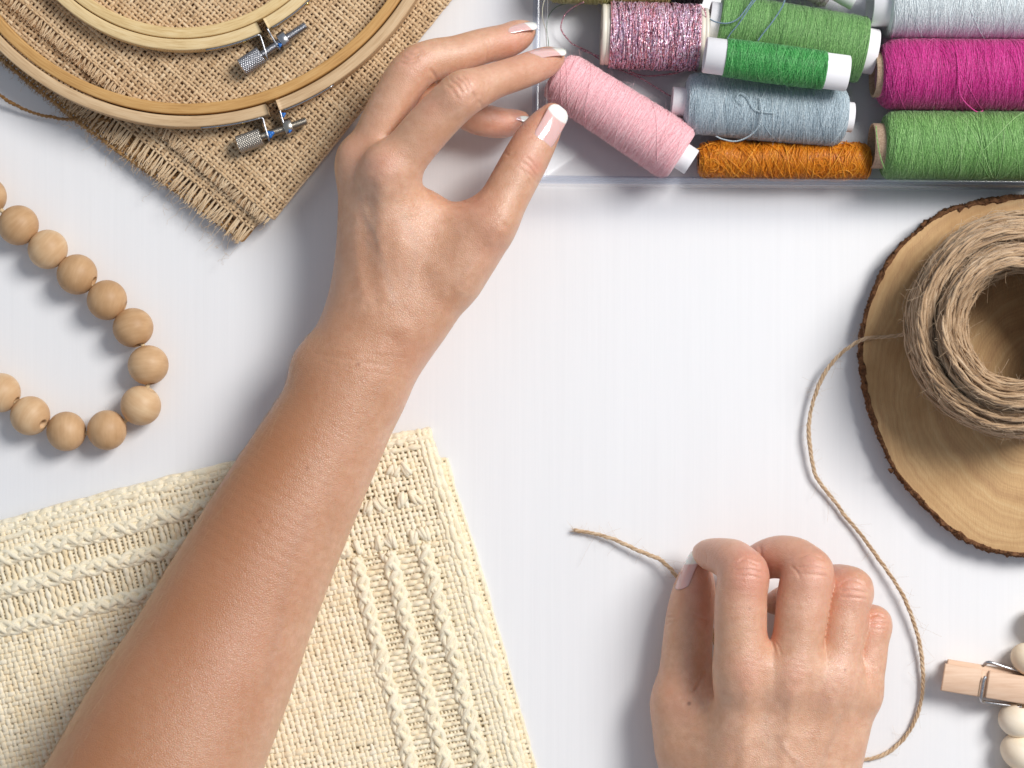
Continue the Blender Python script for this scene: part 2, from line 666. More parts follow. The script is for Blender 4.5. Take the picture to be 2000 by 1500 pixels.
def finish_hand(name, sc, F, st, red, moles, org, label, rx=3, tan=None):
    P, Q = sc.mesh(F)
    P = relax(P, Q, rx)
    P = strokes(P, Q, st)
    mb = MB(); mb.add(P, Q)
    o = mb.build(name, SKIN, None, org)
    skin_attrs(o, P, Q, red, moles, tan)
    return o, P, Q


def box_of(lo_px, hi_px, z):
    a = W(lo_px[0], hi_px[1], z[0]); b = W(hi_px[0], lo_px[1], z[0])
    return np.array([a[0], a[1], z[0] * .001]), np.array([b[0], b[1], z[1] * .001])


# ------------------------------------------------------------------ reaching hand (left) with forearm
lo, hi = box_of((-70, 10), (1180, 1760), (2, 96))
sc = Sculpt(lo, hi, 0.00070)
fa = sc.chain([(140, 1850, 82, 226), (205, 1720, 80, 218), (268, 1597, 76, 207), (338, 1440, 70, 189), (404, 1311, 65, 171),
               (468, 1173, 60, 154), (559, 993, 56, 134), (640, 843, 53, 117), (703, 715, 52, 109), (730, 662, 52, 97)],
              f=0.92, n=(-0.25, 0, 1), sub=10)
wr = sc.chain([(690, 735, 52, 92), (732, 645, 52, 90), (765, 560, 54, 84)], f=0.72, n=(-0.35, 0, 1), sub=8)
palm = sc.smin(fa, wr, 0.012)
del fa, wr
for ch, k in (
    ([(775, 620, 56, 62), (775, 480, 64, 58), (758, 345, 74, 50)], 0.014),      # index metacarpal
    ([(728, 620, 52, 62), (722, 470, 55, 54), (707, 330, 58, 43)], 0.012),      # middle
    ([(712, 620, 42, 56), (716, 480, 42, 50), (718, 350, 42, 42)], 0.012),      # ring
    ([(712, 630, 34, 48), (726, 500, 30, 44), (742, 385, 27, 38)], 0.012),      # little
):
    palm = sc.smin(palm, sc.chain(ch, sub=3), k)
# thenar and web
palm = sc.smin(palm, sc.chain([(782, 652, 52, 58), (846, 592, 57, 57), (900, 512, 62, 55), (940, 455, 65, 50)], sub=3), 0.013)
palm = sc.smin(palm, sc.chain([(800, 480, 58, 62), (830, 418, 59, 46)], sub=3), 0.012)
palm = sc.smin(palm, sc.chain([(850, 472, 58, 48), (893, 442, 62, 31)], sub=3), 0.012)
fingers = [
    ([(885, 532, 61, 54), (935, 460, 65, 50), (978, 400, 67, 47), (1008, 346, 66, 45.5), (1030, 305, 64, 44.5), (1048, 272, 61, 41), (1065, 246, 58, 34), (1078, 226, 56, 25)], 0.010),      # thumb
    ([(760, 350, 74, 48), (800, 292, 80, 47), (852, 232, 86, 46), (893, 193, 88, 45), (925, 175, 85, 41), (965, 158, 79, 35), (1005, 145, 69, 33.5), (1040, 132, 58, 32.5), (1066, 121, 49, 29.5), (1081, 114, 44, 22)], 0.007),   # index
    ([(706, 335, 58, 43), (735, 265, 64, 43), (775, 185, 68, 43.5), (808, 137, 69, 43), (845, 117, 66, 40), (890, 108, 61, 38), (940, 91, 53, 34.5), (985, 81, 45, 33.5), (1010, 70, 40, 30.5), (1025, 62, 38, 22)], 0.007),      # middle
    ([(718, 355, 42, 42), (780, 262, 46, 41), (848, 192, 44, 38), (888, 205, 36, 34), (930, 230, 27, 32), (975, 240, 20, 30), (1002, 238, 16, 25), (1018, 234, 14.5, 17)], 0.007),      # ring
    ([(742, 388, 27, 38), (785, 320, 28, 36), (815, 280, 23, 33), (838, 270, 16, 28), (852, 262, 12, 24), (862, 256, 11, 18)], 0.007),      # little
]
T = palm.copy()
for ch, k in fingers:
    T = np.minimum(T, sc.smin(palm, sc.chain(ch, sub=4), k))
del palm
for q, k in (
    (((748, 318, 84, 22), (752, 330, 84, 22)), 0.012),      # index knuckle
    (((690, 300, 63, 20), (694, 312, 64, 20)), 0.010),      # middle knuckle
    (((905, 172, 96, 20), (895, 184, 97, 18)), 0.010),
    (((613, 712, 54, 26), (630, 730, 56, 28)), 0.014),      # ulna head
    (((975, 425, 76, 20), (968, 436, 76, 20)), 0.012),
):
    T = sc.smin(T, sc.chain(list(q)), k)
st = [
    # tendons and hollows on the back of the hand
    ([(748, 345), (742, 430), (745, 520), (757, 600)], 15, 0.5),
    ([(705, 350), (697, 430), (700, 520), (715, 600)], 13, 0.5),
    ([(724, 340), (718, 400), (722, 470)], 18, -0.45),
    ([(705, 392), (716, 425), (735, 460), (747, 500)], 7, 0.28),
    ([(800, 400), (822, 470), (850, 530)], 30, -0.7),
    ([(985, 440), (940, 500), (900, 560)], 12, 0.6),
    ([(960, 470), (905, 520), (870, 575)], 18, -0.45),
    ([(790, 640), (765, 668), (745, 690)], 34, -0.8),
    # wrist folds
    ([(612, 690), (680, 702), (760, 716)], 3.0, -0.11),
    ([(640, 672), (720, 690), (800, 700)], 2.6, -0.07),
    ([(630, 706), (700, 722), (790, 738)], 2.6, -0.07),
    # index PIP wrinkles
    ([(880, 157), (893, 166), (903, 182)], 2.2, -0.34), ([(890, 152), (905, 163), (914, 178)], 2.2, -0.38),
    ([(901, 148), (914, 160), (920, 174)], 2.2, -0.32), ([(872, 166), (884, 176), (893, 192)], 2.2, -0.26),
    ([(924, 182), (926, 190), (921, 197)], 2.0, -0.35),
    ([(945, 165), (948, 185), (941, 209)], 3.0, -0.25), ([(936, 200), (941, 207), (940, 214)], 3, -0.4),
    # middle PIP wrinkles
    ([(783, 122), (797, 126), (815, 118)], 2.2, -0.28), ([(786, 112), (802, 115), (820, 105)], 2.2, -0.28),
    ([(795, 104), (808, 105), (822, 97)], 2.2, -0.22), ([(856, 165), (850, 150), (842, 138)], 3.2, -0.45),
    ([(948, 84), (952, 100), (950, 118)], 2.6, -0.25), ([(956, 76), (960, 90), (960, 104)], 2.2, -0.18),
    # thumb IP wrinkles
    ([(1022, 318), (1034, 326), (1048, 345)], 2.2, -0.34), ([(1028, 308), (1040, 318), (1050, 332)], 2.2, -0.30),
    ([(1030, 336), (1040, 346), (1052, 362)], 2.2, -0.3), ([(1018, 330), (1028, 344), (1036, 362)], 2.2, -0.22),
    ([(987, 300), (996, 304), (1004, 300)], 3, -0.35),
    ([(1048, 352), (1055, 358), (1062, 352)], 3, -0.3),
    # web folds between thumb and index
    ([(845, 340), (852, 350), (864, 358)], 3.0, -0.55), ([(852, 356), (872, 372), (896, 388)], 3.0, -0.35),
    ([(838, 362), (856, 382), (885, 396)], 2.6, -0.25), ([(900, 394), (918, 394), (936, 384)], 3, -0.25),
]
red = [(1080, 225, 42, .8), (1040, 320, 26, .75), (1048, 330, 14, .5), (905, 170, 34, .5), (1075, 125, 40, .6), (1010, 85, 48, .75),
       (805, 112, 40, .45), (700, 300, 40, .3), (748, 322, 40, .4), (985, 245, 60, .85), (840, 210, 30, .5), (870, 300, 30, .35), (930, 395, 45, .55), (800, 690, 40, .3),
       (880, 375, 30, .35), (965, 480, 40, .35), (940, 130, 30, .3), (400, 1250, 160, .35), (480, 1050, 120, .22)]
moles = [(700, 711, 4.2, .85), (552, 872, 4, .75), (600, 915, 4.5, .9), (507, 1019, 4.2, .9), (447, 1012, 3, .45), (396, 1040, 3.2, .6), (440, 1012, 3, .4),
         (736, 586, 2.2, .6), (128, 1490, 4, .6)]
ORG = W(700, 700, 0)
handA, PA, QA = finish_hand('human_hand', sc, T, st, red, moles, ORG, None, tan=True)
tag(handA, 'bare tanned forearm and hand with French manicure reaching for the pink thread spool', 'hand', 'hands at work')
del T, sc

nail(handA, (1059, 283, 55.4), (1101.5, 210, 48.9), (0.52, 0.14, 0.84), 11.3, tip_frac=0.24)
nail(handA, (1033, 99.5, 47.9), (1100, 90, 36.6), (0.12, 0.92, 0.40), 9.5, arch=0.85)
nail(handA, (980, 53, 39.1), (1044, 40, 32.2), (0.10, 0.93, 0.40), 9.5, arch=0.85)
nail(handA, (968, 212, 19.6), (1034, 225, 14.6), (0.22, 0.90, 0.42), 8.5, arch=0.85)

# fine hair along the shaded side of the forearm
N_ = vnormals(PA, QA); pxA = to_px(PA)
mb = MB()
cand = np.where((N_[:, 2] > -0.10) & (N_[:, 2] < 0.72) & (N_[:, 0] < 0.1) & (pxA[:, 1] > 640) & (pxA[:, 1] < 1560) & (pxA[:, 0] > -20))[0]
for i in RNG.choice(cand, 1000, replace=False):
    p0 = PA[i]; nrm = N_[i]
    gdir = np.array([-0.38, -0.80, 0.0]) + RNG.normal(0, .22, 3)
    gdir -= gdir.dot(nrm) * nrm; gdir /= np.linalg.norm(gdir)
    Lh = RNG.uniform(0.004, 0.0095)
    t = np.linspace(0, 1, 6)[:, None]
    lift = 0.10 + 0.25 * RNG.random()
    curl = np.cross(gdir, nrm) * RNG.normal(0, .22)
    P = p0 + Lh * (gdir * t + nrm * lift * (t - 0.65 * t * t) + curl * t * t)
    mb.tube(P, 0.00004 * (1 - 0.7 * t[:, 0]), 3, cap=False)
o = mb.build('body_hair', HAIR, handA); o['kind'] = 'stuff'

# ------------------------------------------------------------------ pinching hand (right)
lo, hi = box_of((1210, 1010), (1800, 1840), (2, 84))
sc = Sculpt(lo, hi, 0.00055)
sc.zs = 0.60
fa = sc.chain([(1440, 1980, 56, 160), (1455, 1840, 52, 138), (1468, 1740, 50, 126), (1475, 1660, 52, 128)], f=0.74, n=(0.0, 0, 1), sub=9)
palm = fa
for ch, k in (
    ([(1425, 1660, 60, 66), (1440, 1480, 72, 60), (1452, 1318, 80, 48)], 0.014),
    ([(1490, 1660, 62, 62), (1520, 1480, 74, 58), (1548, 1318, 80, 46)], 0.014),
    ([(1545, 1665, 60, 60), (1590, 1490, 70, 56), (1625, 1330, 74, 44)], 0.014),
    ([(1580, 1675, 56, 55), (1632, 1500, 60, 48), (1680, 1355, 62, 36)], 0.014),
    ([(1440, 1600, 42, 80), (1500, 1500, 50, 70)], 0.02),
    ([(1378, 1640, 44, 66), (1352, 1500, 36, 62), (1338, 1390, 30, 56)], 0.014),
    ([(1400, 1520, 52, 60), (1385, 1430, 52, 45), (1372, 1385, 50, 30)], 0.012),
):
    palm = sc.smin(palm, sc.chain(ch, sub=3), k)
fingers = [
    ([(1347, 1450, 32, 58), (1336, 1370, 28, 57), (1340, 1300, 26, 51), (1344, 1240, 25, 48), (1349, 1195, 24, 46), (1356, 1155, 22, 42), (1360, 1122, 21, 31), (1361, 1096, 20, 18)], 0.010),
    ([(1452, 1320, 80, 50), (1447, 1250, 85, 51), (1447, 1175, 86, 51), (1449, 1128, 84, 48), (1436, 1100, 75, 44), (1412, 1088, 60, 37), (1388, 1083, 44, 31), (1374, 1080, 33, 22)], 0.007),
    ([(1548, 1320, 80, 47), (1560, 1240, 84, 50), (1570, 1165, 82, 52), (1573, 1122, 78, 49), (1556, 1096, 70, 45), (1522, 1088, 58, 42), (1488, 1096, 46, 37), (1468, 1112, 38, 32), (1456, 1128, 32, 24)], 0.007),
    ([(1625, 1332, 74, 44), (1640, 1260, 74, 46), (1650, 1190, 70, 46), (1653, 1154, 66, 44), (1635, 1142, 54, 40), (1600, 1150, 40, 36), (1564, 1165, 28, 33), (1532, 1174, 21, 30), (1512, 1178, 17, 22)], 0.007),
    ([(1682, 1356, 60, 37), (1692, 1300, 60, 38), (1697, 1250, 57, 38), (1698, 1222, 53, 36.5), (1682, 1212, 42, 34), (1650, 1218, 29, 31), (1620, 1226, 20, 28), (1602, 1232, 15, 22)], 0.007),
]
T = palm.copy()
for ch, k in fingers:
    T = np.minimum(T, sc.smin(palm, sc.chain(ch, sub=4), k))
for q, k in (
    (((1456, 1305, 86, 27), (1460, 1322, 85, 27)), 0.016),
    (((1548, 1310, 86, 27), (1548, 1328, 85, 27)), 0.016),
    (((1626, 1326, 79, 24), (1626, 1340, 78, 24)), 0.016),
    (((1680, 1350, 69, 14), (1680, 1358, 68, 14)), 0.010),
    (((1460, 1112, 93, 20), (1456, 1124, 93, 18)), 0.010),
    (((1590, 1112, 88, 22), (1584, 1124, 88, 20)), 0.010),
    (((1670, 1146, 74, 18), (1664, 1156, 75, 18)), 0.010),
    (((1712, 1216, 60, 12), (1708, 1226, 61, 12)), 0.010),
    (((1322, 1365, 36, 24), (1326, 1375, 36, 24)), 0.012),
    (((1470, 1116, 86, 12), (1472, 1128, 86, 12)), 0.009),
    (((1594, 1114, 80, 13), (1594, 1124, 80, 13)), 0.009),
    (((1674, 1148, 67, 14), (1676, 1160, 67, 14)), 0.009),
    (((1716, 1212, 54, 10), (1716, 1222, 54, 10)), 0.008),
):
    T = sc.smin(T, sc.chain(list(q)), k)
st = [
    ([(1463, 1335), (1456, 1420), (1452, 1520)], 15, 0.55),
    ([(1548, 1335), (1540, 1420), (1525, 1520)], 14, 0.6),
    ([(1625, 1350), (1610, 1430), (1590, 1520)], 13, 0.5),
    ([(1504, 1300), (1502, 1370), (1492, 1450)], 22, -0.55),
    ([(1588, 1310), (1582, 1380), (1566, 1450)], 20, -0.5),
    ([(1655, 1340), (1645, 1400), (1625, 1470)], 18, -0.4),
    ([(1400, 1370), (1410, 1430), (1420, 1490)], 26, -0.4),
    ([(1525, 1450), (1540, 1470), (1560, 1490)], 6, 0.35), ([(1615, 1500), (1622, 1450), (1640, 1400)], 6, 0.3),
    # PIP wrinkles
    ([(1432, 1102), (1456, 1094), (1482, 1104)], 2.4, -0.26), ([(1436, 1114), (1462, 1112), (1490, 1118)], 2.4, -0.34),
    ([(1440, 1125), (1464, 1124), (1488, 1130)], 2.2, -0.22), ([(1444, 1096), (1460, 1088), (1478, 1092)], 2.2, -0.2), ([(1378, 1078), (1381, 1089), (1380, 1100)], 2.2, -0.2),
    ([(1556, 1094), (1580, 1082), (1608, 1092)], 2.4, -0.26), ([(1558, 1108), (1584, 1106), (1616, 1112)], 2.4, -0.34), ([(1560, 1120), (1588, 1122), (1614, 1126)], 2.2, -0.24),
    ([(1546, 1106), (1556, 1116), (1562, 1128)], 2.4, -0.3), ([(1484, 1066), (1486, 1080), (1483, 1092)], 3, -0.35),
    ([(1640, 1142), (1660, 1132), (1686, 1140)], 2.4, -0.24), ([(1642, 1154), (1664, 1152), (1692, 1158)], 2.4, -0.32), ([(1644, 1166), (1666, 1167), (1692, 1170)], 2.2, -0.26),
    ([(1700, 1204), (1714, 1200), (1728, 1206)], 2.2, -0.26), ([(1700, 1216), (1716, 1216), (1732, 1218)], 2.2, -0.28), ([(1702, 1228), (1716, 1229), (1730, 1230)], 2.2, -0.2),
    # thumb wrinkles
    ([(1298, 1212), (1306, 1206), (1318, 1205)], 2.2, -0.34), ([(1298, 1222), (1308, 1216), (1322, 1214)], 2.2, -0.26), ([(1300, 1200), (1310, 1196), (1318, 1197)], 2.2, -0.24),
    ([(1350, 1198), (1366, 1205), (1382, 1212)], 2.6, -0.28),
    # webs
    ([(1500, 1236), (1508, 1252), (1514, 1274)], 2.6, -0.4), ([(1512, 1250), (1520, 1262), (1526, 1280)], 2.2, -0.25),
    ([(1356, 1350), (1364, 1338), (1372, 1322)], 3, -0.5),
    # skin folds over the knuckles
    ([(1438, 1292), (1462, 1284), (1488, 1294)], 2.4, -0.06), ([(1434, 1304), (1462, 1298), (1492, 1306)], 2.4, -0.06),
    ([(1524, 1292), (1548, 1288), (1574, 1296)], 2.4, -0.06), ([(1520, 1318), (1548, 1314), (1576, 1322)], 2.4, -0.06), ([(1524, 1304), (1548, 1301), (1574, 1308)], 2.4, -0.05),
    ([(1608, 1312), (1626, 1309), (1650, 1318)], 2.4, -0.05), ([(1690, 1300), (1704, 1298), (1718, 1304)], 2.2, -0.05),
]
red = [(1460, 1105, 42, .8), (1585, 1105, 46, .8), (1668, 1150, 38, .75), (1714, 1210, 30, .7), (1390, 1078, 36, .6), (1500, 1075, 60, .5),
       (1460, 1310, 34, .55), (1548, 1318, 36, .45), (1626, 1335, 34, .3), (1360, 1140, 40, .6), (1375, 1200, 34, .6), (1480, 1190, 50, .35), (1600, 1200, 60, .3),
       (1690, 1290, 50, .35), (1310, 1370, 50, .3), (1640, 1120, 30, .35), (1470, 1130, 40, .6), (1505, 1240, 24, .4)]
moles = [(1346, 1374, 4, .9), (1651, 1308, 2.5, .5), (1464, 1189, 3, .4)]
ORG2 = W(1480, 1400, 0)
handB, PB, QB = finish_hand('human_hand', sc, T, st, red, moles, ORG2, None)
tag(handB, 'bare hand with bent fingers pinching the loose end of jute twine on the table', 'hand', 'hands at work')
del T, sc
nail(handB, (1321, 1150, 22.0), (1352, 1075, 16.5), (-0.84, 0.18, 0.52), 10.2, tip_frac=0.30, arch=0.75)
# ================================================================== burlap
def fibre_mat(name, c0, c1, c2, rough=0.85, bscale=2600, bstr=0.5, sheen=0.25):
    m = M(name, rough=rough, spec=0.25)
    t = m.attr('tint')
    n = m.noise(m.coords(), bscale, 3, 0.7)
    f = m.math('ADD', m.math('MULTIPLY', t, 0.75), m.math('MULTIPLY', m.maprange(n, 0.3, 0.7, -0.5, 0.5), 0.55), clamp=True)
    m.col(m.ramp(f, [(0.0, c0), (0.5, c1), (1.0, c2)]))
    m.nrm(m.bump(n, bstr, 0.0004))
    m.set('Sheen Weight', sheen); m.set('Sheen Roughness', 0.5)
    return m.m


BURLAP = fibre_mat('burlap_fibre', lin(176, 142, 102), lin(222, 192, 152), lin(242, 222, 190))
BURLAP2 = fibre_mat('burlap_fibre_brown', lin(128, 90, 46), lin(176, 134, 82), lin(204, 164, 114))
FILL = M('burlap_shade_lining', lin(190, 154, 114), rough=0.95).m

e1 = np.array([-0.757, -0.653]); e1 /= np.linalg.norm(e1)
e2 = np.array([0.63, -0.78]); e2 /= np.linalg.norm(e2)


def burlap_layer(name, parent, O, s_rng, v_rng, z0, pitch, r, fold, mat, fr_len, seed, lens=0.0, warp=None):
    """woven sheet; threads A run along s (away from the fold), B along v. s<pi*fold wraps round the fold"""
    rg = np.random.default_rng(seed)
    R = fold
    L = PI * R

    def place(s, v, dz):
        s = np.asarray(s, float); v = np.asarray(v, float) + 0 * s
        a = np.clip(s / R, 0, PI)
        over = np.maximum(s - L, 0.0); under = np.minimum(s, 0.0)
        # arc from the underside (a=0) over the edge to the top (a=pi)
        u = np.where(s < L, R * (1 - np.sin(a)), R + over) + np.where(s < 0, -under, 0)
        u = np.where(s < 0, R - under, u)
        Rz = R * S * 1000
        z = z0 - Rz * (1 + np.cos(a)) + dz * (-np.cos(a) if fold > 1 else 1)
        px = O[0] + u * e1[0] + v * e2[0]
        py = O[1] + u * e1[1] + v * e2[1]
        if warp is not None:
            wx, wy, wz = warp(u, v)
            px = px + wx; py = py + wy; z = z + wz
        return WV(px, py, z)

    mb = MB()
    p = pitch
    s_list = np.arange(s_rng[0], s_rng[1], p); v_list = np.arange(v_rng[0], v_rng[1], p)
    amp = r * S * 1000 * 0.62
    rr = r * S
    sj = s_list + rg.normal(0, .12 * p, len(s_list)); vj = v_list + rg.normal(0, .12 * p, len(v_list))
    for j, v in enumerate(vj):                       # threads along s
        ss = np.arange(s_rng[0], s_rng[1], p * 0.5)
        k = np.arange(len(ss))
        dz = np.where(k % 2 == 0, amp * np.where((k // 2 + j) % 2 == 0, 1.0, -1.0), 0)
        vv = v + noise1(len(ss), 10, rg) * p * 0.13
        rad = rr * (0.86 + 0.30 * noise1(len(ss), 6, rg) * 0.7) * rg.uniform(0.86, 1.12)
        mb.tube(place(ss, vv, dz), rad, 6, tint=np.clip(rg.normal(.5, .10) + 0.22 * noise1(len(ss), 6, rg), 0, 1), cap=False, squash=0.8)
    for i, s in enumerate(sj):                       # threads along v (these carry the fringe)
        vv = np.arange(v_rng[0], v_rng[1], p * 0.5)
        k = np.arange(len(vv))
        dz = np.where(k % 2 == 0, amp * np.where((k // 2 + i) % 2 == 0, -1.0, 1.0), 0)
        sv = s + noise1(len(vv), 10, rg) * p * 0.13
        rad = rr * (0.86 + 0.30 * noise1(len(vv), 6, rg) * 0.7) * rg.uniform(0.86, 1.12)
        tint = np.clip(rg.normal(.55, .10) + 0.22 * noise1(len(vv), 6, rg), 0, 1)
        mb.tube(place(sv, vv, dz), rad, 6, tint=tint, cap=False, squash=0.8)
    lay = mb.build(name, mat, parent)
    if fr_len > 0:
        fb = MB()
        clump = noise1(len(sj), 3, rg) * 7
        for i, s in enumerate(sj):
            if s < L * 0.6: continue
            for q in range(7):                       # frayed yarn = several loose fibres
                n = 9
                t = np.linspace(0, 1, n)
                ln = fr_len * rg.uniform(0.72, 1.12)
                vv = v_rng[0] + 4 - t * ln
                sp = rg.normal(0, 2.6)
                sv = s + clump[i] * t ** 1.3 + sp * t + noise1(n, 3, rg) * 2.0 * t
                dz = rg.normal(0.0, 0.30) * t - 0.9 * t ** 2 * rg.uniform(0.3, 1.6) + rg.uniform(-.2, .3)
                fb.tube(place(sv, vv, dz), rr * rg.uniform(0.36, 0.62) * (1 - 0.55 * t), 5, tint=float(np.clip(rg.normal(.72, .17), 0, 1)), cap=False)
            for q in range(2):
                n = 8; t = np.linspace(0, 1, n)
                vv = v_rng[0] - t * fr_len * rg.uniform(0.8, 1.4)
                sv = s + clump[i] * t + noise1(n, 3, rg) * 6 * t
                fb.tube(place(sv, vv, rg.normal(0, .5) * t), rr * 0.12, 3, tint=float(rg.uniform(.5, 1)), cap=False)
        o = fb.build('fringe', mat, lay)
    return place


O_B = (520, 445)
burlap = thing('burlap_cloth', W(300, 150, 0), 'folded burlap cloth with frayed edges lying under the two embroidery hoops', 'cloth')
pl1 = burlap_layer('folded_layer', burlap, (534, 428), (-30, 830), (0, 860), 16.0, 8.7, 3.5, 16.0, BURLAP, 26, 21,
                   warp=lambda u, v: (0, 0, 0.35 * np.sin(v / 90.0) + 0.25 * np.sin(u / 60.0 + 1)))
pl2 = burlap_layer('folded_layer', burlap, (494, 447), (4, 860), (0, 130), 11.5, 8.7, 3.5, 4.0, BURLAP, 45, 22,
                   warp=lambda u, v: (-0.020 * u, 0.026 * u, 0.3 * np.sin(u / 80.0)))
pl3 = burlap_layer('hemmed_layer', burlap, (474, 470), (4, 900), (0, 150), 7.5, 8.7, 3.5, 3.0, BURLAP2, 9, 23,
                   warp=lambda u, v: (-0.048 * np.minimum(u, 520) + 4 * np.sin(u / 70.0), 0.064 * np.minimum(u, 520), 0))
# plain lining sheets inside the folded stack (no light shines through the weave)
mb = MB()
for (c, z) in (((505, 440), 13.6), ((480, 455), 9.4), ((468, 470), 5.6), ((470, 468), 2.0)):
    us = np.linspace(8, 900, 12); vs = np.linspace(6, 880 if z > 9 else 300, 10)
    U, V_ = np.meshgrid(us, vs, indexing='ij')
    mb.grid(WV(c[0] + U * e1[0] + V_ * e2[0], c[1] + U * e1[1] + V_ * e2[1], z + 0 * U))
mb.build('inner_fold', FILL, burlap)

# stray fibres round the burlap edge
mb = MB()
rg = np.random.default_rng(5)
for q in range(70):
    u = rg.uniform(0, 650); v = rg.uniform(-75, -45)
    c = np.array([494, 447]) + u * e1 + v * e2
    d = -e2 * rg.uniform(6, 30) + e1 * rg.normal(0, 14)
    n = 9; t = np.linspace(0, 1, n)
    px = c[0] + d[0] * t + noise1(n, 3, rg) * 8 * t; py = c[1] + d[1] * t + noise1(n, 3, rg) * 8 * t
    mb.tube(WV(px, py, 8.0 + rg.uniform(-4, 2) * t), 0.00006, 3, tint=float(rg.uniform(.3, .9)), cap=False)
for q in range(260):
    u = rg.uniform(0, 600); v = rg.uniform(0, 560)
    c = np.array([512, 432]) + u * e1 + v * e2
    d = rg.normal(0, 12, 2)
    n = 8; t = np.linspace(0, 1, n)
    px = c[0] + d[0] * t + noise1(n, 3, rg) * 5 * t; py = c[1] + d[1] * t + noise1(n, 3, rg) * 5 * t
    mb.tube(WV(px, py, 16.6 + 1.6 * np.sin(t * PI) * rg.uniform(.3, 1)), 0.00005, 3, tint=float(rg.uniform(.5, 1)), cap=False)
o = mb.build('loose_fibre', BURLAP, burlap); o['kind'] = 'stuff'


# ---- twisted cord helper
def twisted(mb, P, r, ply=2, lead=0.006, tint=0.5, sides=6, rg=RNG, lump=0.15, tintvar=0.12):
    """P dense polyline in metres; ply strands of radius ~r/1.6 twisted round each other"""
    d = np.linalg.norm(np.diff(P, axis=0), axis=1)
    s = np.concatenate([[0], np.cumsum(d)])
    n = max(12, int(s[-1] / (lead / 9)))
    ss = np.linspace(0, s[-1], n)
    Q = np.stack([np.interp(ss, s, P[:, k]) for k in range(3)], -1)
    T = np.gradient(Q, axis=0); T /= np.linalg.norm(T, axis=1, keepdims=True)
    A = np.cross(T, np.array([0, 0, 1.0])); A /= np.linalg.norm(A, axis=1, keepdims=True) + 1e-9
    B = np.cross(A, T)
    ph = ss / lead * 2 * PI + 0.8 * noise1(n, 40, rg)
    for k in range(ply):
        a = ph + 2 * PI * k / ply
        ro = r * (0.50 if ply == 2 else 0.56)
        C = Q + ro * (np.cos(a)[:, None] * A + np.sin(a)[:, None] * B)
        rad = r * (0.60 if ply == 2 else 0.52) * (1 + lump * noise1(n, 9, rg))
        mb.tube(C, rad, sides, tint=np.clip(tint + rg.normal(0, tintvar) + tintvar * noise1(n, 14, rg), 0, 1))
    return Q, T


def hairs(mb, Q, count, length, r=0.00004, rg=RNG, tint=(0.4, 1.0), up=0.5, zmin=0.0003):
    for i in rg.integers(0, len(Q), count):
        d = rg.normal(0, 1, 3); d[2] *= up; d /= np.linalg.norm(d)
        L = length * rg.uniform(0.3, 1.2)
        n = 7; t = np.linspace(0, 1, n)[:, None]
        b = rg.normal(0, 1, 3); b[2] *= 0.4
        tang = Q[min(i + 1, len(Q) - 1)] - Q[max(i - 1, 0)]; tang = tang / (np.linalg.norm(tang) + 1e-9)
        dd = d * 0.7 + tang * rg.choice([-1, 1]) * 0.8
        P = Q[i] + L * (dd * t + 0.45 * b * t * t)
        P[:, 2] = np.maximum(P[:, 2], zmin)
        mb.tube(P, r, 3, tint=float(rg.uniform(*tint)), cap=False)


# loose jute strand lying from the left edge to the burlap
mb = MB(); hb = MB()
pp = cr([(-90, 100, 10), (-30, 160, 9), (0, 186, 8), (35, 207, 6), (75, 224, 5), (115, 231, 6), (150, 233, 8), (185, 232, 10), (215, 236, 12)], 10)
n = len(pp)
pp[:, 1] += noise1(n, 3) * 1.0
Q, T = twisted(mb, WV(pp[:, 0], pp[:, 1], pp[:, 2]), 0.00085, 2, 0.0042, 0.25, 6, lump=0.3)
hairs(mb, Q, 60, 0.004)
o = mb.build('jute_strand', BURLAP2, None, W(60, 218, 0))
tag(o, 'thin wavy brown strand of jute curving out from under the burlap towards the left edge', 'strand')

# ================================================================== cream cloth with braided borders
CREAM = fibre_mat('cream_cotton_yarn', lin(242, 220, 178), lin(250, 238, 210), lin(253, 248, 234), rough=0.85, bscale=2200, bstr=0.6, sheen=0.35)
CREAM2 = fibre_mat('cream_cotton_yarn_raised', lin(240, 220, 180), lin(249, 238, 210), lin(252, 247, 230), rough=0.85, bscale=1800, bstr=0.7, sheen=0.35)
CFILL = M('cream_cotton_backing', lin(250, 234, 200), rough=0.95).m
f1 = np.array([-0.976, 0.216]); f1 /= np.linalg.norm(f1)
f2 = np.array([0.262, 0.965]); f2 /= np.linalg.norm(f2)
Q0 = np.array([838.0, 838.0])


def edge_w(u, v):
    """gentle bow of the borders"""
    return 10 * np.sin(v / 330.0) * np.exp(-u / 300.0), -16 * np.sin(np.clip(u, 0, 900) / 900.0 * PI) * np.exp(-v / 260.0)


def zc(u, v):
    return 6.0 + 0.7 * np.sin(u / 120.0 + v / 200.0) + 0.5 * np.sin(v / 85.0) - 2.6 * np.exp(-np.maximum(u, 0) / 9.0) - 2.6 * np.exp(-np.maximum(v, 0) / 9.0)


def cplace(u, v, dz=0.0, base=zc, off=(0, 0)):
    u = np.asarray(u, float); v = np.asarray(v, float)
    wx, wy = edge_w(u, v)
    return WV(Q0[0] + off[0] + u * f1[0] + v * f2[0] + wx, Q0[1] + off[1] + u * f1[1] + v * f2[1] + wy, base(u, v) + dz)


cream = thing('woven_cloth', W(560, 1200, 0), 'folded cream cotton cloth with braided cord borders under the forearm', 'cloth')


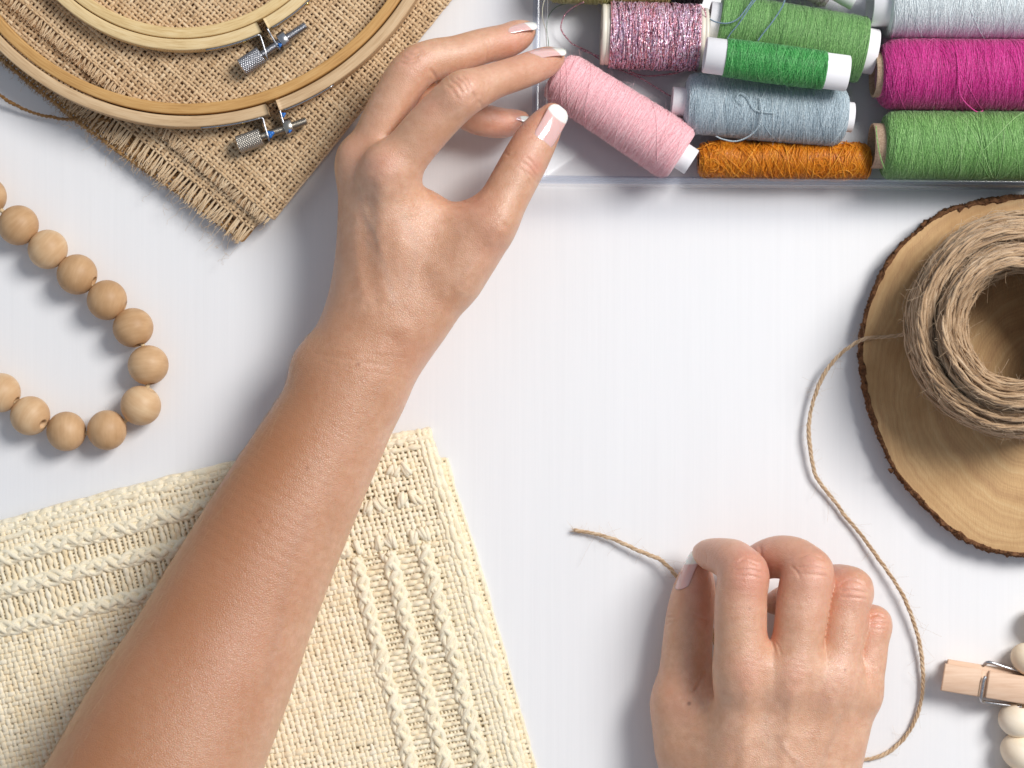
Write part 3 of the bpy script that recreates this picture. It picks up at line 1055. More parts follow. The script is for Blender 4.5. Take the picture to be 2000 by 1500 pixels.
def cream_sheet(name, urng, vrng, base, off, seed, pitch=10.6, r=5.5, openwork=True, mat=CREAM):
    rg = np.random.default_rng(seed)
    mb = MB()
    us = np.arange(urng[0], urng[1], pitch); vs = np.arange(vrng[0], vrng[1], pitch)
    amp = r * S * 1000 * 0.5
    for j, v in enumerate(vs):
        pa = openwork and any(a < v < b for a, b in ((58, 216),))
        u0 = urng[0]
        u1 = urng[1] if not pa else 224
        uu = np.arange(u0, u1, pitch * 0.5)
        k = np.arange(len(uu))
        dz = np.where(k % 2 == 0, amp * np.where((k // 2 + j) % 2 == 0, 1.0, -1.0), 0)
        lad = openwork and v > 222
        rad = r * S * (0.92 + 0.36 * noise1(len(uu), 4, rg)) * rg.uniform(0.88, 1.1)
        if lad:
            rad = np.where((uu > 60) & (uu < 224), rad * 0.92, rad)
        if openwork and v <= 222:
            rad = np.where(uu < 222, rad * 0.8, rad)
        vv = v + noise1(len(uu), 12, rg) * 1.3 + 0 * uu
        mb.tube(cplace(uu, vv, dz, base, off), rad, 6, tint=np.clip(rg.normal(.55, .12) + .14 * noise1(len(uu), 5, rg), 0, 1), cap=False, squash=0.85)
    for i, u in enumerate(us):
        pa = openwork and any(a < u < b for a, b in ((62, 222),))
        v0 = vrng[0]
        v1 = vrng[1] if not pa else 226
        vv = np.arange(v0, v1, pitch * 0.5)
        k = np.arange(len(vv))
        dz = np.where(k % 2 == 0, amp * np.where((k // 2 + i) % 2 == 0, -1.0, 1.0), 0)
        rad = r * S * (0.92 + 0.36 * noise1(len(vv), 4, rg)) * rg.uniform(0.88, 1.1)
        if openwork and u > 222:
            rad = np.where((vv > 58) & (vv < 220), rad * 0.92, rad)
        if openwork and u <= 222:
            rad = np.where(vv < 222, rad * 0.8, rad)
        uu = u + noise1(len(vv), 12, rg) * 1.3
        mb.tube(cplace(uu, vv, dz, base, off), rad, 6, tint=np.clip(rg.normal(.55, .12) + .14 * noise1(len(vv), 5, rg), 0, 1), cap=False, squash=0.85)
    return mb.build(name, mat, cream)


cream_sheet('woven_panel', (0, 1200), (0, 760), zc, (0, 0), 31)
cream_sheet('lower_fold', (0, 230), (0, 760), lambda u, v: 2.4 + 0 * u - 1.0 * np.exp(-u / 8.0), (33, 58), 32, pitch=10.0, r=5.0, openwork=False)
# thin ground weave inside the open ladder bands (fine crossed yarns that leave holes)
mb = MB(); rg = np.random.default_rng(33)
for u in np.arange(64, 224, 7.0):
    vv = np.arange(226, 760, 6.0)
    mb.tube(cplace(u + noise1(len(vv), 9, rg) * .8, vv, -0.7), 3.0 * S, 4, tint=float(rg.uniform(.3, .6)), cap=False)
for v in np.arange(62, 218, 7.0):
    uu = np.arange(224, 1200, 6.0)
    mb.tube(cplace(uu, v + noise1(len(uu), 9, rg) * .8, -0.7), 3.0 * S, 4, tint=float(rg.uniform(.3, .6)), cap=False)
mb.build('open_mesh', CREAM, cream)
mb = MB()
U, V_ = np.meshgrid(np.linspace(5, 1190, 40), np.linspace(5, 755, 26), indexing='ij')
mb.grid(cplace(U, V_, -1.9))
mb.build('backing', CFILL, cream)


def braid(path_uv, seed, amp=10.5, r=7.9, period=88.0, lift=0.75):
    """three-strand plait laid along a (u,v) polyline"""
    rg = np.random.default_rng(seed)
    P = cr(path_uv, 60) if len(path_uv) > 2 else np.linspace(path_uv[0], path_uv[1], 400)
    d = np.linalg.norm(np.diff(P, axis=0), axis=1); s = np.concatenate([[0], np.cumsum(d)])
    n = int(s[-1] / 4.0)
    ss = np.linspace(0, s[-1], n)
    C = np.stack([np.interp(ss, s, P[:, k]) for k in (0, 1)], -1)
    T = np.gradient(C, axis=0); T /= np.linalg.norm(T, axis=1, keepdims=True)
    Nn = np.stack([-T[:, 1], T[:, 0]], -1)
    mb = MB()
    wob = noise1(n, 26, rg) * 2.0
    for k in range(3):
        a = ss / period * 2 * PI + k * 2 * PI / 3 + 0.5 * noise1(n, 45, rg)
        lat = amp * np.sin(a) + wob
        zz = lift + 0.75 * np.cos(2 * a)
        uv = C + Nn * lat[:, None]
        for m_ in range(3):          # each strand is a loose bundle of three yarns
            b = ss / 60.0 * 2 * PI + m_ * 2 * PI / 3
            o1 = 3.0 * np.cos(b); o2 = 2.6 * np.sin(b) * S * 1000 * 0.8
            uv2 = uv + Nn * o1[:, None]
            rad = r * 0.70 * S * (1 + 0.20 * noise1(n, 5, rg))
            mb.tube(cplace(uv2[:, 0], uv2[:, 1], zz + o2), rad, 6, tint=np.clip(.62 + .16 * noise1(n, 8, rg), 0, 1))
    return mb.build('braided_cord', CREAM2, cream)


for q, v in enumerate((66, 127, 200)):
    braid([(216, v), (1190, v + 4)], 40 + q)
for q, u in enumerate((78, 146, 212)):
    braid([(u, 220), (u + 2, 760)], 50 + q)
# pairs of knots where the border rows cross in the corner
mb = MB(); rg = np.random.default_rng(60)
for u in (78, 146, 212):
    for v in (66, 127, 200):
        for du in (-12, 12):
            for q in range(5):
                th = rg.uniform(-0.5, 0.5) + (0.5 if du > 0 else -0.4)
                t = np.linspace(-1, 1, 9)
                uu = u + du + 13 * t * math.sin(th) * .8 + rg.normal(0, 4); vv = v + 14 * t * math.cos(th) + rg.normal(0, 3)
                mb.tube(cplace(uu, vv, 0.3 + 1.0 * np.sqrt(np.clip(1 - t * t, 0, 1)) + rg.uniform(-.3, .5)), 5.2 * S * (0.55 + 0.5 * np.sqrt(np.clip(1 - t * t, 0, 1))), 6, tint=float(rg.uniform(.5, .85)))
mb.build('corner_knots', CREAM2, cream)
# corded hem along the two free edges
mb = MB(); rg = np.random.default_rng(61)
for off, r in ((2, 6.4), (13, 6.0), (24, 5.4)):
    vv = np.arange(0, 760, 3.4)
    mb.tube(cplace(off + noise1(len(vv), 5, rg) * 2.0, vv, 0.5), r * S * (0.9 + .42 * noise1(len(vv), 2.2, rg)), 7, tint=np.clip(.62 + .2 * noise1(len(vv), 4, rg), 0, 1))
for off, r in ((3, 6.4), (16, 6.0), (30, 5.6)):
    uu = np.arange(0, 1200, 3.4)
    mb.tube(cplace(uu, off + noise1(len(uu), 5, rg) * 2.0, 0.5), r * S * (0.9 + .42 * noise1(len(uu), 2.2, rg)), 7, tint=np.clip(.58 + .2 * noise1(len(uu), 4, rg), 0, 1))
mb.build('hem', CREAM2, cream)
# ================================================================== embroidery hoops
def wood_ring_mat(name, c0, c1, c2, cx, cy):
    """grain that runs round the ring: noise in polar coordinates"""
    m = M(name, rough=0.48, spec=0.35)
    tc = m.node('ShaderNodeTexCoord')
    sp = m.node('ShaderNodeSeparateXYZ'); m.link(tc.outputs['Object'], sp.inputs[0])
    x = m.math('SUBTRACT', sp.outputs[0], cx); y = m.math('SUBTRACT', sp.outputs[1], cy)
    rad = m.math('SQRT', m.math('ADD', m.math('MULTIPLY', x, x), m.math('MULTIPLY', y, y)))
    ang = m.math('ARCTAN2', y, x)
    cb = m.node('ShaderNodeCombineXYZ')
    m.link(m.math('MULTIPLY', rad, 1500.0), cb.inputs[0])
    m.link(m.math('MULTIPLY', ang, 9.0), cb.inputs[1])
    m.link(m.math('MULTIPLY', sp.outputs[2], 1500.0), cb.inputs[2])
    n = m.noise(cb.outputs[0], 1.0, 4, 0.6)
    cb2 = m.node('ShaderNodeCombineXYZ')
    m.link(m.math('MULTIPLY', rad, 300.0), cb2.inputs[0])
    m.link(m.math('MULTIPLY', ang, 5.0), cb2.inputs[1])
    m.link(m.math('MULTIPLY', sp.outputs[2], 200.0), cb2.inputs[2])
    n2 = m.noise(cb2.outputs[0], 1.0, 3, 0.6)
    f = m.math('ADD', m.math('MULTIPLY', n, 0.6), m.math('MULTIPLY', n2, 0.4))
    m.col(m.ramp(f, [(0.30, c0), (0.5, c1), (0.72, c2)]))
    m.nrm(m.bump(n, 0.25, 0.0003))
    return m.m


STEEL = M('bright_steel', (0.50, 0.50, 0.52, 1), rough=0.3, metallic=1.0)
n_ = STEEL.noise(STEEL.coords(), 900, 3)
STEEL.nrm(STEEL.bump(n_, 0.2, 0.0001))
STEEL.inp('Roughness', STEEL.maprange(n_, 0.3, 0.7, 0.2, 0.42))
STEEL = STEEL.m
DULL = M('warm_dull_steel', (0.50, 0.46, 0.40, 1), rough=0.34, metallic=1.0).m
BRASS = M('brass', (0.78, 0.58, 0.22, 1), rough=0.25, metallic=1.0).m
BLUE = M('blue_thread_lock', lin(40, 110, 190), rough=0.25, spec=0.6).m


def ring_profile(mb, c, r0, r1, z0, z1, a0, a1, n, bev=0.0007, ecc=0.0):
    """rounded-rectangle section swept round an arc"""
    a = np.linspace(a0, a1, n)
    sec = []
    for (rr, zz, q) in ((r1 - bev, z1 - bev, 0), (r0 + bev, z1 - bev, 1), (r0 + bev, z0 + bev, 2), (r1 - bev, z0 + bev, 3)):
        for k in range(4):
            t = (q + k / 3.0) * PI / 2
            sec.append((rr + bev * math.cos(t), zz + bev * math.sin(t)))
    sec = np.array(sec); m_ = len(sec)
    full = abs(abs(a1 - a0) - 2 * PI) < 1e-6
    V = np.stack([c[0] + sec[None, :, 0] * np.cos(a)[:, None], c[1] + sec[None, :, 0] * np.sin(a)[:, None], sec[None, :, 1] + 0 * a[:, None]], -1)
    i = np.arange(n - 1)[:, None]; j = np.arange(m_)[None]; j2 = (j + 1) % m_
    q = np.stack([i * m_ + j, (i + 1) * m_ + j, (i + 1) * m_ + j2, i * m_ + j2 + 0 * i], -1).reshape(-1, 4)[:, ::-1]
    k0 = mb.n
    mb.add(V.reshape(-1, 3), q)
    if not full:
        for idx, flip in ((0, False), (n - 1, True)):
            cc = V[idx].mean(0)
            jj = np.arange(m_)
            k = mb.n
            mb.v.append(cc[None]); mb.t.append(np.array([.5])); mb.n += 1
            tri = np.stack([k0 + idx * m_ + jj, k0 + idx * m_ + (jj + 1) % m_, np.full(m_, k)], -1)
            mb.tri.append(tri[:, ::-1] if flip else tri)


def plate(mb, pts, zc_, hw, th):
    """metal strip bent through plan-view points (px,py): width is vertical (2*hw mm), thickness th px"""
    P = np.asarray(pts, float)
    T = np.gradient(P, axis=0); T /= np.linalg.norm(T, axis=1, keepdims=True)
    Nn = np.stack([-T[:, 1], T[:, 0]], -1)
    rows = []
    for sgn, z in ((1, zc_ - hw), (1, zc_ + hw), (-1, zc_ + hw), (-1, zc_ - hw)):
        Q = P + Nn * th * 0.5 * sgn
        rows.append(WV(Q[:, 0], Q[:, 1], z + 0 * Q[:, 0]))
    V = np.stack(rows, 1)
    n = len(P)
    i = np.arange(n - 1)[:, None]; j = np.arange(4)[None]; j2 = (j + 1) % 4
    q = np.stack([i * 4 + j, (i + 1) * 4 + j, (i + 1) * 4 + j2, i * 4 + j2 + 0 * i], -1).reshape(-1, 4)
    q = np.vstack([q, [[0, 1, 2, 3], [(n - 1) * 4 + 3, (n - 1) * 4 + 2, (n - 1) * 4 + 1, (n - 1) * 4]]])
    mb.add(V.reshape(-1, 3), q)


def screw_parts(parent, A, B, head_len, head_r, shaft_r, nutpos, nut_len, nut_r, metal):
    """knurled thumb screw from A (end of head) to B (end of shaft), a hexagon nut on it"""
    ax = (B - A); L = np.linalg.norm(ax); ax /= L
    mb = MB()
    # threaded shaft
    zz = np.arange(0, L - head_len, 0.00011)
    mb.lathe(A + ax * head_len, B, [(0, 0)] + [(z, shaft_r * (1 + 0.13 * math.cos(z / 0.00055 * 2 * PI))) for z in zz] + [(L - head_len, 0)], 20)
    sh = mb.build('screw', metal, parent)
    mb = MB()
    # diamond knurl cut as real relief
    prof = [(0, 0), (0.0001, head_r * .80), (0.0005, head_r * 0.93)] + [(z, head_r) for z in np.linspace(0.0007, head_len - 0.0006, 70)] + [(head_len - 0.0003, head_r * .9), (head_len, head_r * .55)]
    def kn(s, a):
        f = 2 * PI / 0.0011
        k = 16
        d = np.maximum(np.cos(a * k + s * f), np.cos(a * k - s * f))
        w = ((s > 0.0006) & (s < head_len - 0.0004))
        return -0.07 * head_r * (1 - np.clip(1.2 - np.abs(np.sin((a * k + s * f) / 2)) * 0 - (0.5 - 0.5 * np.cos(a * k + s * f)) * (0.5 - 0.5 * np.cos(a * k - s * f)) * 2.0, 0, 1)) * w * -1.6
    mb.lathe(A, A + ax * head_len, prof, 128, wob=kn)
    mb.build('knurled_knob', metal, sh)
    mb = MB()
    N0 = A + ax * nutpos
    mb.lathe(N0, N0 + ax * nut_len, [(0, shaft_r * .9), (0, nut_r * .9), (0.0002, nut_r), (nut_len - 0.0002, nut_r), (nut_len, nut_r * .9), (nut_len, shaft_r * .9)], 6)
    mb.build('nut', metal, parent, smooth=False)
    return sh


def hoop(name, label, c_px, R_out, w_out, gap, R_in, w_in, z0, h, woods, screw, plates, rivets, metal, gap_deg, paint=()):
    cz = z0 + h
    base = W(c_px[0], c_px[1], z0)
    root = thing(name, (base[0], base[1], z0 * .001), label, 'hoop', 'round wooden embroidery hoops')
    k = S * mag(cz)
    c = W(c_px[0], c_px[1], cz)
    mo = wood_ring_mat('hoop_wood_outer', *woods[0], 0, 0)
    mi = wood_ring_mat('hoop_wood_inner', *woods[1], 0, 0)
    root.location = (c[0], c[1], z0 * .001); root['_w'] = [c[0], c[1], z0 * .001]
    mb = MB()
    ring_profile(mb, c, (R_in - w_in) * k, R_in * k, z0 * .001, (cz - 0.3) * .001, 0, 2 * PI, 361)
    mb.build('inner_ring', mi, root)
    mb = MB()
    a0, a1 = math.radians(gap_deg[0]), math.radians(gap_deg[1])
    ring_profile(mb, c, (R_out - w_out) * k, R_out * k, z0 * .001, cz * .001, a1, a0 + 2 * PI, 361)
    mb.build('outer_ring', mo, root)
    for pts in plates:
        mb = MB()
        plate(mb, pts, z0 + h * .5, h * .40, 3.2)
        pl = mb.build('bracket', metal if metal is not None else STEEL, root, smooth=False)
        for (x, y, nx, ny) in rivets.get(id(pts), []):
            rb = MB()
            A = W(x, y, z0 + h * .5 + 0.6)
            nn = np.array([nx, -ny, 0.0]); nn /= np.linalg.norm(nn)
            rb.lathe(A - nn * .0004, A + nn * .0008, [(0, .0011), (.0005, .0011), (.0009, .0008), (.0012, 0)], 16)
            rb.build('rivet', BRASS, pl)
    if screw:
        sh = screw_parts(root, *screw)
    for (x, y, z, r) in paint:
        pb = MB(); rg = np.random.default_rng(int(x))
        A = W(x, y, z)
        V = []
        nn = 10
        for i in range(nn + 1):
            for j in range(16):
                th = i / nn * PI; ph = j / 16 * 2 * PI
                rr = r * S * (1 + .25 * math.sin(3 * ph + x) * math.sin(th))
                V.append(A + rr * np.array([math.sin(th) * math.cos(ph), math.sin(th) * math.sin(ph), .7 * math.cos(th)]))
        q = [[i * 16 + j, (i + 1) * 16 + j, (i + 1) * 16 + (j + 1) % 16, i * 16 + (j + 1) % 16] for i in range(nn) for j in range(16)]
        pb.add(V, q)
        pb.build('thread_lock', BLUE, root)
    return root


def arc_px(c, R, a_deg0, a_deg1, n=14):
    a = np.radians(np.linspace(a_deg0, a_deg1, n))
    return [(c[0] + R * math.cos(x), c[1] - R * math.sin(x)) for x in a]


# big hoop --------------------------------------------------
cB = (365.0, -277.0); RB = 525.0
zb, hb_ = 17.5, 9.0
def ang(c, x, y): return math.degrees(math.atan2(-(y - c[1]), x - c[0]))
gB = (ang(cB, 519, 205), ang(cB, 540, 200))     # degrees, gap of the outer ring
pL = arc_px(cB, RB + 2.0, ang(cB, 392, 246), ang(cB, 510, 228), 12) + [(514, 232), (517, 246), (522, 262), (527, 277)]
pR = [(562, 262), (557, 250), (551, 232), (546, 214), (549, 209)] + arc_px(cB, RB + 2.5, ang(cB, 556, 208), ang(cB, 650, 163), 12)
riv = {id(pL): [(425, 247, .1, 1), (476, 240, .2, 1)], id(pR): [(585, 198, .4, .9), (636, 172, .5, .85)]}
A_ = W(463, 284, zb + 5); B_ = W(599, 236, zb + 5)
hoop('embroidery_hoop', 'larger wooden embroidery hoop with dull brassy thumbscrew lying on the burlap',
     cB, RB, 22, 3, RB - 25.5, 21, zb, hb_,
     ((lin(176, 142, 104), lin(206, 174, 134), lin(222, 194, 156)), (lin(170, 124, 70), lin(200, 154, 94), lin(216, 176, 118))),
     (A_, B_, 0.0128, 0.0040, 0.0019, 0.0240, 0.0042, 0.0042, DULL), (pL, pR), riv, STEEL, gB,
     paint=((528, 262, zb + 7, 7), (553, 224, zb + 6, 5), (566, 255, zb + 8, 4)))
# small hoop ------------------------------------------------
cS = (355.0, -257.0); RS = 355.0
zs, hs = 17.6, 8.0
gS = (ang(cS, 508, 58), ang(cS, 522, 52))
pL2 = arc_px(cS, RS + 2.0, ang(cS, 402, 96), ang(cS, 503, 69), 12) + [(508, 68), (512, 80), (518, 100), (524, 118)]
pR2 = [(549, 99), (541, 88), (531, 72), (522, 56), (524, 51)] + arc_px(cS, RS + 2.5, ang(cS, 532, 48), ang(cS, 612, -8), 12)
riv2 = {id(pL2): [(478, 81, .3, 1)], id(pR2): [(561, 34, .5, .85), (600, 8, .5, .85)]}
A_ = W(471, 134, zs + 5); B_ = W(598, 49, zs + 5)
hoop('embroidery_hoop', 'smaller wooden embroidery hoop with shiny silver thumbscrew inside the larger hoop',
     cS, RS, 22, 3, RS - 24, 21, zs, hs,
     ((lin(196, 164, 112), lin(224, 196, 146), lin(236, 214, 170)), (lin(194, 160, 104), lin(222, 192, 138), lin(236, 212, 164))),
     (A_, B_, 0.0122, 0.0041, 0.0019, 0.0225, 0.0040, 0.0043, STEEL), (pL2, pR2), riv2, STEEL, gS,
     paint=((547, 88, zs + 8, 4),))
# ================================================================== bead garlands
def bead_mat(name, c0, c1, c2, rough=0.5):
    m = M(name, rough=rough, spec=0.35)
    oi = m.node('ShaderNodeObjectInfo')
    vec = m.coords((90, 90, 700))
    add = m.node('ShaderNodeVectorMath', operation='ADD')
    m.link(vec, add.inputs[0])
    cb = m.node('ShaderNodeCombineXYZ')
    m.link(m.math('MULTIPLY', oi.outputs['Random'], 60.0), cb.inputs[0]); m.link(m.math('MULTIPLY', oi.outputs['Random'], 31.0), cb.inputs[1])
    m.link(cb.outputs[0], add.inputs[1])
    n = m.noise(add.outputs[0], 1.0, 4, 0.6, 0.3)
    vec2 = m.coords((70, 70, 130))
    add2 = m.node('ShaderNodeVectorMath', operation='ADD')
    m.link(vec2, add2.inputs[0]); m.link(cb.outputs[0], add2.inputs[1])
    n2 = m.noise(add2.outputs[0], 1.0, 3, 0.5)
    f = m.math('ADD', m.math('MULTIPLY', n, 0.28), m.math('MULTIPLY', n2, 0.72))
    f = m.math('ADD', f, m.maprange(oi.outputs['Random'], 0, 1, -0.16, 0.12))
    m.col(m.ramp(f, [(0.28, c0), (0.5, c1), (0.7, c2)]))
    m.nrm(m.bump(n, 0.10, 0.0003))
    return m.m


BEAD = bead_mat('beech_bead', lin(188, 148, 106), lin(208, 170, 128), lin(222, 190, 150))
PALE = bead_mat('pale_bead', lin(236, 214, 182), lin(245, 229, 203), lin(250, 238, 218), 0.6)
CORD = M('cotton_cord', lin(214, 188, 148), rough=0.9).m


def bead_mesh(name, R, hole, flat, mat):
    mb = MB()
    prof = [(-R * .2, hole * .9)]
    a0 = math.asin(hole / R)
    for k in range(41):
        a = -PI + a0 + (PI - 2 * a0) * k / 40
        prof.append((math.cos(a) * R * flat, -math.sin(a) * R))
    prof.append((R * .2, hole * .9))
    mb.lathe((0, 0, 0), (0, 0, 1), prof, 56)
    o = mb.build(name, mat)
    return o


def garland(name, label, centres, R_px, mat, flat, group, z_mm, seed, hole=0.0022, rad=None):
    rg = np.random.default_rng(seed)
    C = [W(x, y, z_mm) for x, y in centres]
    root = thing(name, (C[len(C) // 2][0], C[len(C) // 2][1], 0), label, 'bead garland', None)
    org = np.array(root['_w'])
    R = R_px * S * mag(z_mm)
    proto = bead_mesh('bead', R, hole, flat, mat)
    for i, c in enumerate(C):
        b = proto if i == 0 else proto.copy()
        if i: COL.objects.link(b)
        b.parent = root
        t = C[min(i + 1, len(C) - 1)] - C[max(i - 1, 0)]
        t = t / np.linalg.norm(t) + rg.normal(0, .22, 3)
        q = Vector(t).to_track_quat('Z', 'Y')
        b.rotation_mode = 'QUATERNION'
        from mathutils import Quaternion
        b.rotation_quaternion = q @ Quaternion((0, 0, 1), rg.uniform(0, 6))
        b.location = [float(x) for x in (c - org)]
        s = rg.uniform(0.985, 1.02) if rad is None else rad[i] / R_px
        b.scale = (s, s, s)
    P = np.array([[x, y, z_mm] for x, y in centres])
    pp = cr(P, 10)
    mb = MB(); mb.tube(WV(pp[:, 0], pp[:, 1], pp[:, 2]), 0.0011, 8)
    mb.build('string', CORD, root)
    return root


garland('bead_garland', 'string of round tan wooden beads curving beside the left edge of the table',
        [(-70, 330), (-26, 384), (36, 440), (93.5, 487), (150.5, 536), (209, 586), (260, 640), (289.5, 713), (275, 792), (209, 840), (129.5, 842.5), (59, 812), (1.5, 767), (-62, 722), (-128, 690)],
        38.9, BEAD, 0.98, None, 10.0, 3)
garland('bead_garland', 'short string of creamy white wooden beads threaded below and above the clothespin',
        [(2040, 1215), (2011, 1289), (2010, 1345), (1990, 1406), (1996, 1470), (1990, 1538)],
        40, PALE, 0.82, None, 9.0, 4, rad=[38, 38, 28, 40, 43, 41])

# ================================================================== clothespin
m = M('pale_birch', rough=0.55, spec=0.3)
vec = m.coords((60, 700, 700), (0, 0, 0.15))
n = m.noise(vec, 1.0, 5, 0.65)
n2 = m.noise(m.coords((40, 160, 160), (0, 0, 0.15)), 1.0, 3)
m.col(m.ramp(m.math('ADD', m.math('MULTIPLY', n, .6), m.math('MULTIPLY', n2, .4)), [(0.3, lin(208, 170, 140)), (0.5, lin(224, 190, 162)), (0.7, lin(234, 204, 178))]))
m.nrm(m.bump(n, 0.2, 0.0003))
BIRCH = m.m
pin = thing('clothespin', W(1925, 1336, 0), 'pale wooden clothespin with a wire spring beside the creamy beads', 'clothespin')
dx = np.array([1.0, 0.163]); dx /= np.linalg.norm(dx); dy = np.array([-dx[1], dx[0]])    # px frame: along, across (down)
P0 = np.array([1841.0, 1322.0])          # middle of the handle end


def prong(zt, zb_, shift, groove):
    """one wooden leg: side profile along the pin extruded across"""
    mb = MB()
    L = 300
    hw = 27
    prof_t = []
    s_ = np.concatenate([np.linspace(0, 3, 4), np.linspace(4, 300, 150)])
    top = []; bot = []
    for s in s_:
        t = zt; b = zb_
        e = max(0.0, 1 - s / 3.0)
        t -= 0.8 * e ** 2
        if groove:
            g = abs(s - 84.0)
            if 74 < s < 89: t -= 2.2
            if s > 89: t -= 0.15
        if s < 80: b += 1.6 * (1 - s / 80.0) * (1 if groove else -0.0)
        top.append(t); bot.append(b)
    cols = [-hw, -hw + 2.2, hw - 2.2, hw]
    rows = []
    for c in cols:
        dz = -0.55 if abs(c) == hw else 0.0
        rows.append([W(*(P0 + dx * (s + shift) + dy * c), t + dz) for s, t in zip(s_, top)])
    for c in cols[::-1]:
        dz = 0.4 if abs(c) == hw else 0.0
        rows.append([W(*(P0 + dx * (s + shift) + dy * c), b + dz) for s, b in zip(s_, bot)])
    V = np.array(rows)
    m_, n = V.shape[:2]
    i = np.arange(m_)[:, None]; j = np.arange(n - 1)[None]; i2 = (i + 1) % m_
    q = np.stack([i * n + j, i * n + j + 1, i2 * n + j + 1, i2 * n + j + 0 * i], -1).reshape(-1, 4)
    mb.add(V.reshape(-1, 3), q)
    for jj, fl in ((0, 0), (n - 1, 1)):
        idx = np.arange(m_) * n + jj
        c = V[:, jj].mean(0); k = mb.n
        mb.v.append(c[None]); mb.t.append(np.array([.5])); mb.n += 1
        mb.tri.append(np.stack([idx, np.roll(idx, -1), np.full(m_, k)], -1))
    return mb


prong(15.0, 8.6, 0, True).build('prong', BIRCH, pin, smooth=False)
P0 = P0 + dy * -9.0
prong(7.6, 1.0, 4, False).build('prong', BIRCH, pin, smooth=False)
P0 = P0 + dy * 9.0
mb = MB()
def pp_(s, c, z): q = P0 + dx * s + dy * c; return [q[0], q[1], z]
path = [pp_(83, -14, 15.6), pp_(80, -6, 15.9), pp_(80, 6, 15.9), pp_(80, 22, 15.8), pp_(81, 30, 15.0), pp_(88, 35, 12.5), pp_(110, 35, 10.5), pp_(140, 34, 9.5), pp_(170, 33, 9.0), pp_(180, 33, 9.5)]
path = cr(path, 10); mb.tube(WV(path[:, 0], path[:, 1], path[:, 2]), 0.00085, 10)
path = [pp_(76, -36, 8.0), pp_(82, -42, 9), pp_(95, -42, 9.6), pp_(120, -38, 9.4), pp_(150, -35, 9.0), pp_(180, -33, 9)]
path = cr(path, 10); mb.tube(WV(path[:, 0], path[:, 1], path[:, 2]), 0.00085, 10)
th = np.linspace(0, 2 * PI * 4, 160)
co = np.array([pp_(178 + 10 * math.cos(a), -33 + 66 * a / (8 * PI), 9 + 2.4 * math.sin(a)) for a in th])
mb.tube(WV(co[:, 0], co[:, 1], co[:, 2]), 0.0008, 8)
mb.build('spring', STEEL if 'STEEL' in globals() else None, pin)

# ================================================================== wood slice
zw = 12.5
outline = [(1678, 690), (1684, 640), (1697, 588), (1722, 530), (1755, 482), (1800, 440), (1850, 410), (1900, 396), (1960, 386), (2030, 380), (2120, 394), (2220, 440), (2300, 520), (2350, 620), (2365, 730), (2345, 840),
           (2290, 940), (2210, 1020), (2110, 1070), (2030, 1085), (1975, 1084), (1920, 1072), (1868, 1046), (1815, 1000), (1775, 955), (1745, 918), (1722, 868), (1700, 810), (1684, 750)]
cw = np.array([2012.0, 733.0])
oc = cr(outline + outline[:1], 16)[:-1]
aa = np.arctan2(-(oc[:, 1] - cw[1]), oc[:, 0] - cw[0]); rr_ = np.hypot(oc[:, 0] - cw[0], oc[:, 1] - cw[1])
o_ = np.argsort(aa); aa, rr_ = aa[o_], rr_[o_]
NA = 900
A_ = np.linspace(-PI, PI, NA, endpoint=False)
RO = np.interp(A_, np.concatenate([aa - 2 * PI, aa, aa + 2 * PI]), np.tile(rr_, 3))
rg = np.random.default_rng(77)
bark_w = 7.5 + 3.0 * noise1(NA, 30, rg) + 2.0 * noise1(NA, 7, rg)
# the thin bark end round the upper left
RI = RO - np.maximum(bark_w, 6)
slice_ = thing('wood_slice', W(cw[0], cw[1], 0), 'round slice of tree trunk with brown bark carrying the ball of jute twine', 'wood slice')
m = M('cut_wood_face', rough=0.62, spec=0.25)
tc = m.coords()
sp = m.node('ShaderNodeSeparateXYZ'); m.link(tc, sp.inputs[0])
wobn = m.noise(tc, 22, 3, 0.5)
wob2 = m.noise(tc, 90, 3, 0.5)
x = m.math('MULTIPLY', sp.outputs[0], 1.02); y = m.math('MULTIPLY', sp.outputs[1], 0.96)
x = m.math('ADD', x, -0.006); y = m.math('ADD', y, 0.004)
rad = m.math('SQRT', m.math('ADD', m.math('MULTIPLY', x, x), m.math('MULTIPLY', y, y)))
rad = m.math('ADD', rad, m.math('MULTIPLY', wobn, 0.014)); rad = m.math('ADD', rad, m.math('MULTIPLY', wob2, 0.0018))
cbv = m.node('ShaderNodeCombineXYZ'); m.link(m.math('MULTIPLY', rad, 170.0), cbv.inputs[0])
ringn = m.noise(cbv.outputs[0], 1.0, 4, 0.6)
cbv2 = m.node('ShaderNodeCombineXYZ'); m.link(m.math('MULTIPLY', rad, 620.0), cbv2.inputs[0])
ring2 = m.noise(cbv2.outputs[0], 1.0, 3, 0.6)
fib = m.noise(m.coords((2000, 240, 500), (0, 0, 0.5)), 1.0, 4, 0.7)
spots = m.noise(m.coords((1500, 1500, 500)), 1.0, 3, 0.8)
f = m.math('ADD', m.math('MULTIPLY', ringn, 0.62), m.math('MULTIPLY', ring2, 0.30))
f = m.math('ADD', f, m.math('MULTIPLY', fib, 0.22))
c = m.ramp(f, [(0.40, lin(140, 108, 76)), (0.47, lin(186, 146, 104)), (0.60, lin(205, 167, 119)), (0.80, lin(222, 194, 148))])
c = m.mix(m.maprange(m.noise(tc, 34, 3), 0.45, 0.72, 0, 0.55), c, lin(166, 124, 78))
c = m.mix(m.maprange(spots, 0.66, 0.72, 0, 0.75), c, lin(118, 78, 42))
m.col(c)
m.nrm(m.bump(fib, 0.6, 0.0004, m.bump(spots, 0.25, 0.0002)))
FACE = m.m
mb = MB()
rings = [0.0] + list(np.linspace(0.06, 1.0, 18))
ctop = WV(cw[0] + 0 * A_, cw[1] + 0 * A_, zw + 0 * A_)
rows = []
